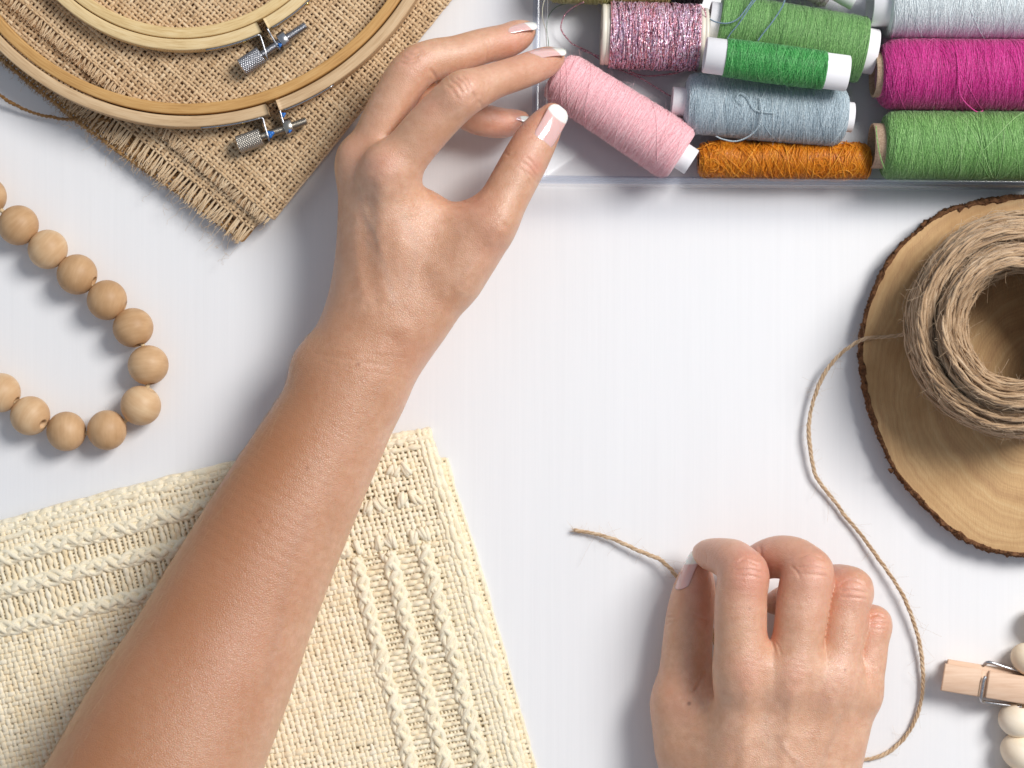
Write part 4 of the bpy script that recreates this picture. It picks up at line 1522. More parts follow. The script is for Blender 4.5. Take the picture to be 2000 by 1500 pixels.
for t in rings:
    R_ = RI * t
    rows.append(WV(cw[0] + R_ * np.cos(A_), cw[1] - R_ * np.sin(A_), zw - 0.35 * max(0, t - .985) / .015))
V = np.array(rows); V = np.concatenate([V, V[:, :1]], 1)
mb.grid(V)
# wooden side under the bark
Rb = RI[None] * np.ones((2, 1))
V2 = np.array([WV(cw[0] + RI * np.cos(A_), cw[1] - RI * np.sin(A_), zw - .35), WV(cw[0] + RI * np.cos(A_), cw[1] - RI * np.sin(A_), 0.2)]); V2 = np.concatenate([V2, V2[:, :1]], 1)
mb.grid(V2)
mb.build('cut_face', FACE, slice_)
m = M('tree_bark', rough=0.9, spec=0.2)
tcb = m.coords()
bn = m.noise(tcb, 320, 4, 0.65); bn2 = m.noise(tcb, 1500, 3, 0.7)
m.col(m.ramp(m.math('ADD', m.math('MULTIPLY', bn, .65), m.math('MULTIPLY', bn2, .35)), [(0.3, lin(52, 34, 24)), (0.46, lin(98, 66, 44)), (0.6, lin(132, 92, 62)), (0.75, lin(152, 128, 104))]))
m.nrm(m.bump(bn2, 0.6, 0.0008, m.bump(bn, 0.5, 0.0015)))
BARK = m.m
mb = MB()
hts = [(-0.1, zw - 0.5, 1), (0.12, zw + 0.15, 1), (0.6, zw + 0.1, 1), (0.95, zw - .6, 1), (1.06, zw - 2.5, 1), (1.12, zw - 6, 1), (1.1, zw - 10, 1), (1.0, zw - 14, 1), (0.8, 0.3, 1), (-0.1, 0.3, 1)]
rows = []
for q, (t, z, _) in enumerate(hts):
    jag = noise1(NA, 5, rg) * 2.2 + noise1(NA, 14, rg) * 2.6
    if q in (0, 9): jag = jag * 0
    R_ = RI + (RO - RI) * t + (jag if t > 0.5 else jag * 0.5)
    zz = z + (0.35 * noise1(NA, 6, rg) if 0 < q < 9 else 0)
    rows.append(WV(cw[0] + R_ * np.cos(A_), cw[1] - R_ * np.sin(A_), zz))
# dense refinement between rows for rough relief
V = np.array(rows)
t_ = np.linspace(0, len(V) - 1, 40)
i_ = np.minimum(t_.astype(int), len(V) - 2); f_ = (t_ - i_)[:, None, None]
V = V[i_] * (1 - f_) + V[i_ + 1] * f_
rad_dir = np.stack([np.cos(A_), np.sin(A_), 0 * A_], -1)
rel = rg.normal(0, 1, (40, NA)); 
rel = (rel + np.roll(rel, 1, 0) + np.roll(rel, 1, 1) + np.roll(rel, -1, 0) + np.roll(rel, 2, 1)) / 5
fade = np.ones(40); fade[:6] = 0.25; fade[0] = 0; fade[-3:] = 0
V = V + rad_dir[None] * (rel * fade[:, None] * 0.0008)[..., None]
V = np.concatenate([V, V[:, :1]], 1)
mb.grid(V[::-1])
# curled bark splinters
for (x, y, dxp, dyp, L) in ((1890, 404, 14, -8, 26), (1872, 412, 12, -9, 22), (1742, 920, -7, -4, 18), (1800, 441, 10, -9, 20)):
    t = np.linspace(0, 1, 8)
    mb.tube(WV(x + dxp * t, y + dyp * t, zw - 1 + 0.8 * t), 0.0012 * (1 - .8 * t) + .0002, 7)
mb.build('bark', BARK, slice_)

# ================================================================== ball of jute twine
JUTE = fibre_mat('jute_twine', lin(146, 114, 82), lin(200, 168, 132), lin(234, 212, 182), rough=0.8, bscale=3200, bstr=0.7, sheen=0.3)
cR = np.array([1988.0, 636.0])
roll = thing('twine_ball', W(2010, 655, zw), 'fuzzy coil of natural jute twine with a hollow centre on the wood slice', 'twine')
rg = np.random.default_rng(91)
mb = MB(); hb = MB()


def coil_strand(rpx, z, seed, r=4.3, tilt=12.0, cx=0.0, cy=0.0):
    g = np.random.default_rng(seed)
    n = 200
    a = np.linspace(0, 2 * PI, n)
    ph = g.uniform(0, 2 * PI)
    nz = noise1(n, 24, g); nz2 = noise1(n, 24, g)
    w_ = np.minimum(1, np.minimum(np.arange(n), n - 1 - np.arange(n)) / 20.0)
    R_ = rpx + tilt * 0.6 * np.sin(a + ph) + 5.0 * nz * w_
    z_ = z + tilt * 0.25 * np.cos(a + ph * 1.3) + 1.3 * nz2 * w_
    R_ = R_ + 1.5 * noise1(n, 13, g) * w_
    px = cR[0] + cx + R_ * np.cos(a); py = cR[1] + cy - R_ * np.sin(a)
    P = WV(px, py, z_)
    P[:, 0:2] *= 1.0
    ply = 2
    T = np.gradient(P, axis=0); T /= np.linalg.norm(T, axis=1, keepdims=True)
    Aa = np.cross(T, np.array([0, 0, 1.0])); Aa /= np.linalg.norm(Aa, axis=1, keepdims=True)
    B = np.cross(Aa, T)
    lead = g.uniform(0.015, 0.030)
    s = np.concatenate([[0], np.cumsum(np.linalg.norm(np.diff(P, axis=0), axis=1))])
    # resample densely enough for the twist
    m_ = 260
    ss = np.linspace(0, s[-1], m_)
    I = lambda Q: np.stack([np.interp(ss, s, Q[:, k]) for k in range(3)], -1)
    Pd, Ad, Bd = I(P), I(Aa), I(B)
    tt = g.normal(.5, .13)
    for k in range(ply):
        b = ss / lead * 2 * PI + PI * k
        C = Pd + r * S * .5 * (np.cos(b)[:, None] * Ad + np.sin(b)[:, None] * Bd)
        mb.tube(C, r * S * .60 * (1 + .2 * noise1(m_, 7, g)), 5, tint=np.clip(tt + g.normal(0, .08) + .24 * noise1(m_, 8, g), 0, 1), cap=False)
    return Pd


allP = []
sd = 0
for k in range(170):          # outer bundle
    th = rg.uniform(0, 2 * PI); q = math.sqrt(rg.uniform(0.30, 1.0))
    rpx = 186 + 27 * q * math.cos(th); z = zw + 23 + 20 * q * math.sin(th)
    sd += 1
    allP.append(coil_strand(rpx, z, 1000 + sd))
for k in range(150):          # inner bundle, higher
    th = rg.uniform(0, 2 * PI); q = math.sqrt(rg.uniform(0.30, 1.0))
    rpx = 141 + 29 * q * math.cos(th); z = zw + 28 + 24 * q * math.sin(th)
    sd += 1
    allP.append(coil_strand(rpx, z, 1000 + sd, tilt=9.0, cx=4, cy=4))
coil = mb.build('coil', JUTE, roll)
cc = W(cR[0], cR[1], zw + 25)
# strands that cross from the outer to the inner bundle, and fibres lying along the coil
for k in range(5200):
    P = allP[rg.integers(0, len(allP))]
    n_ = rg.integers(10, 26)
    i0 = rg.integers(1, len(P) - n_ - 1)
    seg_ = P[i0:i0 + n_].copy()
    t = np.linspace(0, 1, n_)
    rad_ = seg_ - cc; rad_[:, 2] = np.maximum(rad_[:, 2], -.002); rad_ /= np.linalg.norm(rad_, axis=1, keepdims=True)
    off = rg.normal(0, .0011, 3)
    seg_ = seg_ + off + rad_ * (.0010 * np.sin(t * PI) * rg.uniform(.2, 1.8))[:, None] + np.stack([noise1(n_, 5, rg), noise1(n_, 5, rg), .6 * noise1(n_, 5, rg)], -1) * .0007
    hb.tube(seg_, rg.uniform(.00006, .00014), 3, tint=float(rg.uniform(.35, 1.0)), cap=False)
for k in range(13000):
    P = allP[rg.integers(0, len(allP))]
    i = rg.integers(2, len(P) - 2)
    tg = P[i + 1] - P[i - 1]; tg /= np.linalg.norm(tg)
    out = rg.normal(0, 1, 3); out[2] = abs(out[2]) * .8 + .25
    rad_ = P[i] - cc; rad_[2] = 0; rad_ /= np.linalg.norm(rad_) + 1e-9
    out = out + rad_ * rg.choice([-.5, 1.0])
    out -= out.dot(tg) * tg; out /= np.linalg.norm(out)
    L = rg.uniform(.002, .008)
    t = np.linspace(0, 1, 7)[:, None]
    cv = rg.normal(0, 1, 3)
    Q = P[i] + L * (tg * rg.choice([-1, 1]) * t * rg.uniform(.5, 1.1) + out * (0.55 * t) + .35 * cv * t * t)
    Q[:, 2] = np.maximum(Q[:, 2], zw * .001 + .0003)
    hb.tube(Q, rg.uniform(.000045, .0001), 3, tint=float(rg.uniform(.5, 1.0)), cap=False)
o = hb.build('fuzz', JUTE, roll); o['kind'] = 'stuff'

# the loose end: over the slice, round in a wide loop, under the hand and out between thumb and finger
path = [(1800, 655, zw + 14), (1785, 650, zw + 9), (1766, 653, zw + 6), (1740, 657, zw + 4.2), (1712, 659, zw + 2.6), (1686, 663, zw + 1.4), (1664, 675, zw - 0.5), (1640, 693, 9.5), (1615, 723, 8), (1595, 765, 6.5), (1583, 810, 5.5), (1580, 850, 5.5),
        (1584, 890, 4.8), (1592, 925, 4.2), (1610, 954, 3.6), (1630, 980, 3.2), (1652, 1010, 3.0), (1680, 1042, 3.4), (1710, 1082, 4.2), (1738, 1122, 5.0), (1764, 1164, 5.4), (1782, 1208, 5.0), (1795, 1252, 4.2), (1802, 1300, 3.4), (1803, 1345, 3.0),
        (1796, 1384, 2.6), (1780, 1422, 2.2), (1756, 1452, 1.8), (1725, 1475, 1.6), (1690, 1484, 1.5), (1655, 1484, 1.6), (1610, 1476, 2), (1560, 1452, 3), (1500, 1400, 4), (1440, 1330, 6), (1402, 1270, 8), (1388, 1215, 11), (1378, 1160, 14), (1366, 1120, 16), (1350, 1118, 15), (1334, 1126, 12),
        (1322, 1126, 10), (1308, 1110, 8), (1290, 1094, 6.5), (1262, 1082, 5.4), (1230, 1067, 4.8), (1196, 1052, 3.8), (1160, 1042, 3.0), (1122, 1036, 2.4)]
pp = cr(path, 10)
lb = MB(); lh = MB()
wv_ = noise1(len(pp), 16, rg) * 0.9
P = WV(pp[:, 0] + wv_, pp[:, 1] + noise1(len(pp), 16, rg) * 0.9, pp[:, 2])
Q, T = twisted(lb, P, 0.00100, 3, 0.0085, 0.55, 7, lump=0.34, tintvar=0.18)
hairs(lh, Q, 620, 0.0055, r=0.000035)
hairs(lh, Q[-120:], 36, 0.009, r=0.00004)
# frayed tip
for k in range(12):
    d = np.array([-1.0, 0.15, 0.2]) + rg.normal(0, .32, 3); d /= np.linalg.norm(d)
    t = np.linspace(0, 1, 6)[:, None]
    lh.tube(Q[-1] + rg.normal(0, .0004, 3) + d * t * rg.uniform(.001, .0035), .00009 * (1.1 - t[:, 0]), 4, tint=float(rg.uniform(.4, .8)), cap=False)
ls = lb.build('loose_end', JUTE, roll)
o = lh.build('loose_fibre', JUTE, ls); o['kind'] = 'stuff'
# ================================================================== clear plastic box
m = M('clear_plastic')
nt = m.nt
nt.nodes.remove(m.b)
tr = nt.nodes.new('ShaderNodeBsdfTransparent'); tr.inputs['Color'].default_value = (0.982, 0.986, 0.993, 1)
gl = nt.nodes.new('ShaderNodeBsdfGlossy'); gl.inputs['Roughness'].default_value = 0.38; gl.inputs['Color'].default_value = (1, 1, 1, 1)
lw = nt.nodes.new('ShaderNodeLayerWeight'); lw.inputs['Blend'].default_value = 0.5
pw = nt.nodes.new('ShaderNodeMath'); pw.operation = 'POWER'; nt.links.new(lw.outputs['Facing'], pw.inputs[0]); pw.inputs[1].default_value = 4.0
fr = nt.nodes.new('ShaderNodeMath'); fr.operation = 'MULTIPLY_ADD'; nt.links.new(pw.outputs[0], fr.inputs[0]); fr.inputs[1].default_value = 0.55; fr.inputs[2].default_value = 0.03
mx = nt.nodes.new('ShaderNodeMixShader')
nt.links.new(fr.outputs[0], mx.inputs[0]); nt.links.new(tr.outputs[0], mx.inputs[1]); nt.links.new(gl.outputs[0], mx.inputs[2])
nt.links.new(mx.outputs[0], m.out.inputs['Surface'])
PLASTIC = m.m

bx = thing('storage_box', W(1600, 120, 0), 'clear plastic open box holding the coloured spools of thread', 'box')
HB = 30.0
c0 = W(1042, 353, HB)                       # outer rim corner under the thumb
XL, YB = c0[0], c0[1]
XR, YT = XL + 0.318, YB + 0.215
rotb = math.radians(-0.45)


def bpt(x, y, z):
    dx_, dy_ = x - XL, y - YB
    return np.array([XL + dx_ * math.cos(rotb) - dy_ * math.sin(rotb), YB + dx_ * math.sin(rotb) + dy_ * math.cos(rotb), z])


def rounded_loop(inset, z, R, n=10):
    pts = []
    x0, y0, x1, y1 = XL + inset, YB + inset, XR - inset, YT - inset
    R = max(R - inset, 0.0006)
    for (cx, cy, a) in ((x1 - R, y1 - R, 0), (x0 + R, y1 - R, 90), (x0 + R, y0 + R, 180), (x1 - R, y0 + R, 270)):
        for k in range(n):
            t = math.radians(a + 90.0 * k / (n - 1))
            pts.append(bpt(cx + R * math.cos(t), cy + R * math.sin(t), z))
    return np.array(pts)


def loft(mb, loops, cap0=False, cap1=False):
    V = np.array(loops); m_, n = V.shape[:2]
    i = np.arange(m_ - 1)[:, None]; j = np.arange(n)[None]; j2 = (j + 1) % n
    q = np.stack([i * n + j, i * n + j2 + 0 * i, (i + 1) * n + j2, (i + 1) * n + j], -1).reshape(-1, 4)
    k0 = mb.n
    mb.add(V.reshape(-1, 3), q)
    for flag, row in ((cap0, 0), (cap1, m_ - 1)):
        if flag:
            c = V[row].mean(0); k = mb.n
            mb.v.append(c[None]); mb.t.append(np.array([.5])); mb.n += 1
            jj = k0 + row * n + np.arange(n); j3 = k0 + row * n + (np.arange(n) + 1) % n
            t3 = np.stack([jj, j3, np.full(n, k)], -1)
            mb.tri.append(t3[:, ::-1] if row == 0 else t3)


mb = MB()
RC = 0.004
wth = 0.0019
h = HB * .001
loft(mb, [rounded_loop(.0012, .0006, RC), rounded_loop(.0004, .0012, RC), rounded_loop(.0002, .004, RC), rounded_loop(0.0, h - .0004, RC), rounded_loop(.0003, h, RC), rounded_loop(wth - .0003, h, RC), rounded_loop(wth, h - .0004, RC),
          rounded_loop(wth + .0002, .006, RC), rounded_loop(wth + .0005, .0032, RC), rounded_loop(wth + .0016, .0022, RC)], cap0=True, cap1=True)
mb.build('box_shell', PLASTIC, bx)
# raised lip that runs inside the short wall (lid groove)
mb = MB()
for (x0, x1, z0, z1) in ((XL + 0.0052, XL + 0.0064, .0026, h - .001),):
    ys = np.linspace(YB + 0.004, YT - 0.004, 40)
    prof = [(x0, z0), (x0, z1 - .0003), (x0 + .0003, z1), (x1 - .0003, z1), (x1, z1 - .0003), (x1, z0)]
    V = np.array([[bpt(x, y, z) for y in ys] for x, z in prof])
    mb.grid(V)
mb.build('inner_lip', PLASTIC, bx)
# thicker polished rim: more plastic in the line of sight, so it reads greyer
RIM = PLASTIC.copy(); RIM.name = 'clear_plastic_rim'
for nd in RIM.node_tree.nodes:
    if nd.type == 'BSDF_TRANSPARENT': nd.inputs['Color'].default_value = (0.74, 0.78, 0.86, 1)
    if nd.type == 'BSDF_GLOSSY': nd.inputs['Roughness'].default_value = 0.12
    if nd.type == 'MATH' and nd.operation == 'MULTIPLY_ADD': nd.inputs[2].default_value = 0.03; nd.inputs[1].default_value = 0.35
mb = MB()
ro = .0009
loft(mb, [rounded_loop(-ro, h - .0032, RC), rounded_loop(-ro, h + .0002, RC), rounded_loop(-ro + .0004, h + .0006, RC), rounded_loop(wth + .0002, h + .0006, RC), rounded_loop(wth + .0006, h + .0002, RC), rounded_loop(wth + .0006, h - .0006, RC)])
mb.build('rim', RIM, bx)

# ================================================================== spools of thread
PAPER = M('white_paper_tube', lin(240, 238, 240), rough=0.6)
n_ = PAPER.noise(PAPER.coords(), 500, 3); PAPER.nrm(PAPER.bump(n_, 0.1, 0.0003)); PAPER = PAPER.m
BOARD = M('brown_cardboard_tube', lin(188, 158, 132), rough=0.85)
n_ = BOARD.noise(BOARD.coords(), 1400, 4, .7)
BOARD.col(BOARD.ramp(n_, [(0.3, lin(150, 118, 94)), (0.7, lin(212, 184, 158))])); BOARD.nrm(BOARD.bump(n_, 0.4, 0.0004)); BOARD = BOARD.m
IVORY = M('ivory_plastic', lin(226, 218, 202), rough=0.4).m
IVORY.node_tree.nodes['Principled BSDF'].inputs['Subsurface Weight'].default_value = 0.0


def thread_mat(name, dark, mid, light, rough=0.5, sheen=0.3):
    m = M(name, rough=rough, spec=0.35)
    t = m.attr('tint')
    n = m.noise(m.coords(), 1500, 2, 0.6)
    f = m.math('ADD', m.math('MULTIPLY', t, 0.8), m.maprange(n, 0.3, 0.7, -0.12, 0.32), clamp=True)
    m.col(m.ramp(f, [(0.0, dark), (0.5, mid), (1.0, light)]))
    m.set('Sheen Weight', sheen); m.set('Sheen Roughness', 0.4)
    m.nrm(m.bump(n, 0.35, 0.0002))
    return m.m


def spool(label, A, B, zmm, prof, mat, core=None, core_mat=None, seed=1, strand=1.1, leads=(40, 70), turns=340, wild=24, fuzz=160, tails=(), flange=None, lumpy=0.0, sides=5, thread_bits=None):
    """A,B: ends of the wound body (photo px); prof: rows (fraction, radius px); core: (len before A px, len after B px, radius px)"""
    rg = np.random.default_rng(seed)
    if strand < 2: strand *= 0.82; turns *= 1.25
    a = W(A[0], A[1], zmm); b = W(B[0], B[1], zmm)
    if len(A) > 2: a = W(A[0], A[1], A[2]); b = W(B[0], B[1], B[2])
    k = S * mag(zmm)
    ax = b - a; L = np.linalg.norm(ax); ax /= L
    u, w_ = frame(ax)
    root = thing('thread_spool', ((a + b) / 2 * [1, 1, 0] + [0, 0, zmm * .001 - prof[len(prof) // 2][1] * k]), label, 'spool of thread', 'spools of thread in the clear box')
    pr = np.asarray(prof, float)
    Rf = lambda f: np.interp(f, pr[:, 0], pr[:, 1]) * k
    # solid package under the strands
    mb = MB()
    fs = np.linspace(0, 1, 60)
    rows = [(0, 0.003)] + [(f * L, Rf(f) - strand * k * 1.0) for f in fs] + [(L, 0.003)]
    ph0 = rg.uniform(0, 6)
    lumpf = (lambda s, a_: lumpy * k * (np.sin(s / L * 23 + 2 * np.sin(a_ + ph0)) + .6 * np.sin(s / L * 41 + a_))) if lumpy else None
    mb.lathe(a, b, rows, 56, tint=0.22, wob=lumpf)
    # one continuous cross-wound thread
    lead_list = []
    pos, direc, th = 0.0, 1, rg.uniform(0, 6)
    seg = 26
    P = []; tint = []; rad = []
    done = 0
    cur_t = .5
    while done < turns:
        lead = rg.uniform(*leads) * k
        f_t = rg.normal(.52, .15)
        wob_a = rg.uniform(0, 6)
        nst = max(seg, int(L / lead * seg))
        t = np.linspace(0, 1, nst)
        f = t if direc > 0 else 1 - t
        f = np.clip(f * (1 + rg.uniform(-.02, .02)) + .012 * np.sin(t * 9 + wob_a), 0.004, 0.996)
        ang = th + t * (L / lead) * 2 * PI
        th = ang[-1] + rg.uniform(.2, .9)
        lift = rg.uniform(-.5, .55) * strand * k
        R_ = Rf(f) + lift + (lumpf(f * L, ang) if lumpf else 0)
        P.append(a + ax * (f * L)[:, None] + R_[:, None] * (np.cos(ang)[:, None] * u + np.sin(ang)[:, None] * w_))
        tint.append(np.clip(f_t + .12 * noise1(nst, 60, rg), 0, 1))
        rad.append(np.full(nst, strand * k * .5 * rg.uniform(.85, 1.15)))
        done += L / lead
        direc *= -1
    P = np.vstack(P)
    axd = np.broadcast_to(ax, P.shape)
    mb.tube(P, np.concatenate(rad), sides, tint=np.concatenate(tint), ref=ax, cap=False)
    # steeper loose windings on top
    for q in range(wild):
        f0 = rg.uniform(0, 1); f1_ = np.clip(f0 + rg.normal(0, .22), 0.01, .99)
        t = np.linspace(0, 1, 60)
        ang = rg.uniform(0, 6.3) + t * rg.uniform(2.5, 6.0)
        f = f0 + (f1_ - f0) * t
        R_ = Rf(f) + strand * k * rg.uniform(.5, .95) + (lumpf(f * L, ang) if lumpf else 0)
        Pq = a + ax * (f * L)[:, None] + R_[:, None] * (np.cos(ang)[:, None] * u + np.sin(ang)[:, None] * w_)
        mb.tube(Pq, strand * k * .55, sides, tint=float(np.clip(rg.normal(.5, .28), 0, 1)), ref=ax, cap=False)
    if thread_bits is not None:
        thread_bits(mb, a, ax, u, w_, L, k, Rf, rg)
    th_o = mb.build('wound_thread', mat, root)
    if fuzz:
        hb = MB()
        for q in range(fuzz):
            f = rg.uniform(0, 1); an = rg.uniform(0, 2 * PI)
            rd = np.cos(an) * u + np.sin(an) * w_
            tg = np.cross(ax, rd)
            p0 = a + ax * f * L + rd * Rf(f)
            t = np.linspace(0, 1, 6)[:, None]
            Lh = rg.uniform(.0015, .0045)
            hb.tube(p0 + Lh * (tg * rg.choice([-1, 1]) * t + rd * (.15 + .5 * rg.random()) * t + ax * rg.normal(0, .5) * t + rg.normal(0, .35, 3) * t * t), .00003, 3, tint=float(rg.uniform(.5, 1)), cap=False)
        o = hb.build('thread_fuzz', mat, th_o); o['kind'] = 'stuff'
    if core:
        l0, l1, rc = core
        rc *= k; l0 *= k; l1 *= k
        mb = MB()
        e = .0003; tk = .0011
        mb.lathe(a - ax * l0, b + ax * l1, [(0.004, rc - tk), (e, rc - tk), (0, rc - tk + e), (0, rc - e), (e, rc), (L + l0 + l1 - e, rc), (L + l0 + l1, rc - e), (L + l0 + l1, rc - tk + e), (L + l0 + l1 - e, rc - tk), (L + l0 + l1 - .004, rc - tk)], 56)
        mb.build('tube_core', core_mat, root)
    if flange:
        for (s0, s1, rf) in flange:
            mb = MB()
            s0 *= k; s1 *= k; rf *= k; e = .0004
            w1 = s1 - s0
            mb.lathe(a + ax * s0, a + ax * s1, [(0, .003), (0, rf - e), (e, rf), (w1 * .42, rf), (w1 * .46, rf - .00025), (w1 * .54, rf - .00025), (w1 * .58, rf), (w1 - e, rf), (w1, rf - e), (w1, .003)], 64)
            mb.build('end_flange', IVORY, root)
    for (pts, r) in tails:
        mb = MB()
        pp = cr(pts, 12)
        Pq = WV(pp[:, 0], pp[:, 1], pp[:, 2])
        twisted(mb, Pq, r * k, 2, 0.0022, .62, 5, rg, tintvar=.1)
        mb.build('thread_tail', mat, root)
    return root


PINK = thread_mat('pink_thread', lin(232, 160, 168), lin(249, 196, 202), lin(253, 222, 224), .75, .6)
spool('pale pink spool of thread lying aslant beside the thumb and index finger', (1082, 143), (1331, 304), 18.5,
      [(0, 34), (.03, 47), (.09, 54), (.3, 55), (.7, 58), (.9, 60), (.965, 58), (1, 48)], PINK, (0, 24, 27), PAPER, 101, 1.15, (26, 50), 420, 40, 520)
GREY = thread_mat('grey_blue_thread', lin(134, 154, 166), lin(182, 198, 206), lin(222, 231, 234), .65, .5)
spool('grey blue spool of thread with a loose curl of thread on top', (1336, 200), (1652, 228), 18.0,
      [(0, 40), (.02, 54), (.06, 59), (.5, 60.5), (.93, 60), (.975, 52), (1, 40)], GREY, (24, 14, 29), PAPER, 102, 1.15, (50, 95), 460, 50, 520,
      tails=([[(1452, 205, 34), (1440, 190, 34.5), (1446, 182, 34), (1458, 188, 33.8), (1467, 204, 33.7), (1478, 216, 33.6), (1500, 220, 33.4), (1512, 221, 33)], 1.1],
             [[(1484, 190, 34), (1487, 210, 34.4), (1488, 228, 33.6), (1480, 250, 31), (1460, 268, 27), (1436, 276, 24), (1412, 272, 22), (1398, 266, 21)], 1.5]))
ORANGE = thread_mat('orange_silk_thread', lin(170, 84, 4), lin(222, 134, 16), lin(246, 178, 60), .38, .15)


def orange_loops(mb, a, ax, u, w_, L, k, Rf, rg):
    for q in range(150):
        f0 = rg.uniform(0, 1); f1_ = np.clip(f0 + rg.normal(0, .16), .0, 1.0)
        t = np.linspace(0, 1, 40)
        ang = rg.uniform(0, 6.3) + t * rg.uniform(1.6, 3.2)
        f = f0 + (f1_ - f0) * t
        R_ = Rf(f) + k * (1.4 + 3.6 * np.sin(t * PI) * rg.random() ** 2)
        mb.tube(a + ax * (f * L)[:, None] + R_[:, None] * (np.cos(ang)[:, None] * u + np.sin(ang)[:, None] * w_), .75 * k, 5, tint=float(np.clip(rg.normal(.55, .25), 0, 1)), ref=ax, cap=False)
    for q in range(16):
        f0 = rg.choice([rg.uniform(0, .12), rg.uniform(.6, 1.0)]); an = rg.uniform(.6, 2.2)
        c = a + ax * f0 * L + (Rf(f0) + k * 2.5) * (math.cos(an) * u + math.sin(an) * w_)
        rd = math.cos(an) * u + math.sin(an) * w_; tg = np.cross(ax, rd)
        t = np.linspace(0, rg.uniform(3.5, 6), 30); R_ = rg.uniform(6, 15) * k
        mb.tube(c + R_ * (np.cos(t)[:, None] * tg + 1.3 * np.sin(t)[:, None] * ax) + rd * (k * 2 * np.sin(t * 1.3))[:, None], .7 * k, 5, tint=float(rg.uniform(.4, .9)), ref=rd, cap=False)


spool('orange spool of shiny tangled thread along the bottom wall of the box', (1364, 312), (1698, 316), 12.0,
      [(0, 24), (.03, 33), (.08, 36), (.5, 36.5), (.92, 36.5), (.97, 34), (1, 26)], ORANGE, None, None, 103, 1.2, (90, 200), 220, 80, 160, lumpy=1.6, thread_bits=orange_loops)
MAG = thread_mat('magenta_thread', lin(140, 10, 84), lin(208, 40, 140), lin(236, 104, 178), .6, .5)
spool('bright magenta spool of thread at the right edge', (1716, 146), (2075, 148), 20.0,
      [(0, 40), (.012, 56), (.05, 66), (.12, 69.5), (.9, 70), (1, 50)], MAG, (11, 11, 44), BOARD, 104, 1.2, (50, 100), 480, 60, 520,
      tails=([[(1868, 100, 36), (1872, 140, 38), (1874, 178, 36), (1882, 196, 32), (1896, 210, 27), (1910, 219, 25), (1920, 216, 24)], 1.3],))
LGREEN = thread_mat('leaf_green_thread', lin(74, 120, 54), lin(128, 178, 100), lin(178, 214, 148), .55, .4)
spool('large leaf green spool of thread in the box corner under the magenta one', (1722, 285), (2080, 287), 19.5,
      [(0, 42), (.012, 58), (.04, 66), (.1, 68), (.9, 68), (1, 50)], LGREEN, (20, 20, 44), BOARD, 105, 1.2, (50, 95), 460, 60, 420,
      tails=([[(1711, 246, 31), (1713, 270, 31.5), (1718, 300, 30.5), (1726, 325, 28), (1736, 344, 22)], 1.2],))
OLIVE = thread_mat('olive_green_thread', lin(74, 122, 60), lin(118, 168, 96), lin(160, 200, 132), .6, .4)
spool('wide olive green spool of thread tilted behind the small green spool', (1402, 50), (1686, 98), 18.5,
      [(0, 58), (.015, 62), (.5, 64.5), (.985, 64), (1, 60)], OLIVE, (20, 24, 44), PAPER, 106, 1.1, (22, 50), 420, 34, 420)
SGREEN = thread_mat('emerald_green_thread', lin(24, 94, 40), lin(64, 158, 76), lin(132, 204, 130), .45, .3)
spool('small emerald green spool with white tube ends lying on top of the other spools', (1414, 112, 41), (1612, 138, 41), 41.0,
      [(0, 32), (.01, 37), (.5, 38), (.985, 37), (1, 33)], SGREEN, (38, 44, 35), PAPER, 107, 1.2, (50, 95), 320, 60, 200)
WHITE = thread_mat('pale_blue_white_thread', lin(196, 206, 210), lin(226, 233, 234), lin(244, 247, 246), .6, .4)
spool('pale bluish white spool of thread at the upper right edge above the magenta one', (1733, 6), (2080, 8), 20.0,
      [(0, 62), (.012, 67), (.1, 70), (.9, 70), (1, 60)], WHITE, (34, 20, 46), PAPER, 108, 1.15, (60, 120), 420, 44, 320)
YEL = thread_mat('yellow_green_thread', lin(140, 138, 60), lin(196, 192, 116), lin(222, 218, 156), .6, .5)
spool('yellow green spool of thread cut off by the top edge of the photo', (1075, -46), (1312, -42), 16.0,
      [(0, 44), (.03, 50), (.5, 53), (.97, 50), (1, 44)], YEL, (14, 14, 30), PAPER, 109, 1.6, (40, 70), 220, 26, 300)
LILAC = thread_mat('lilac_thread', lin(176, 142, 160), lin(208, 178, 192), lin(228, 206, 214), .7, .6)
spool('lilac spool of thread with a white tube end peeking in at the top edge', (1470, -118), (1634, -28), 18.5,
      [(0, 40), (.03, 48), (.5, 52), (.97, 50), (1, 44)], LILAC, (14, 46, 28), PAPER, 110, 1.6, (40, 70), 180, 26, 300)
BLACKP = M('black_plastic', (0.012, 0.012, 0.013, 1), rough=0.4)
BLACK = thread_mat('black_thread', (0.006, .006, .007, 1), (.012, .012, .013, 1), (.03, .03, .03, 1), .5, .2)
spool('black spool of which a sliver shows at the top edge above the glittery spool', (1322, -46), (1372, -46), 16.0,
      [(0, 52), (.5, 54), (1, 52)], BLACK, (6, 6, 36), BLACKP.m, 111, 1.6, (10, 16), 60, 4, 0)

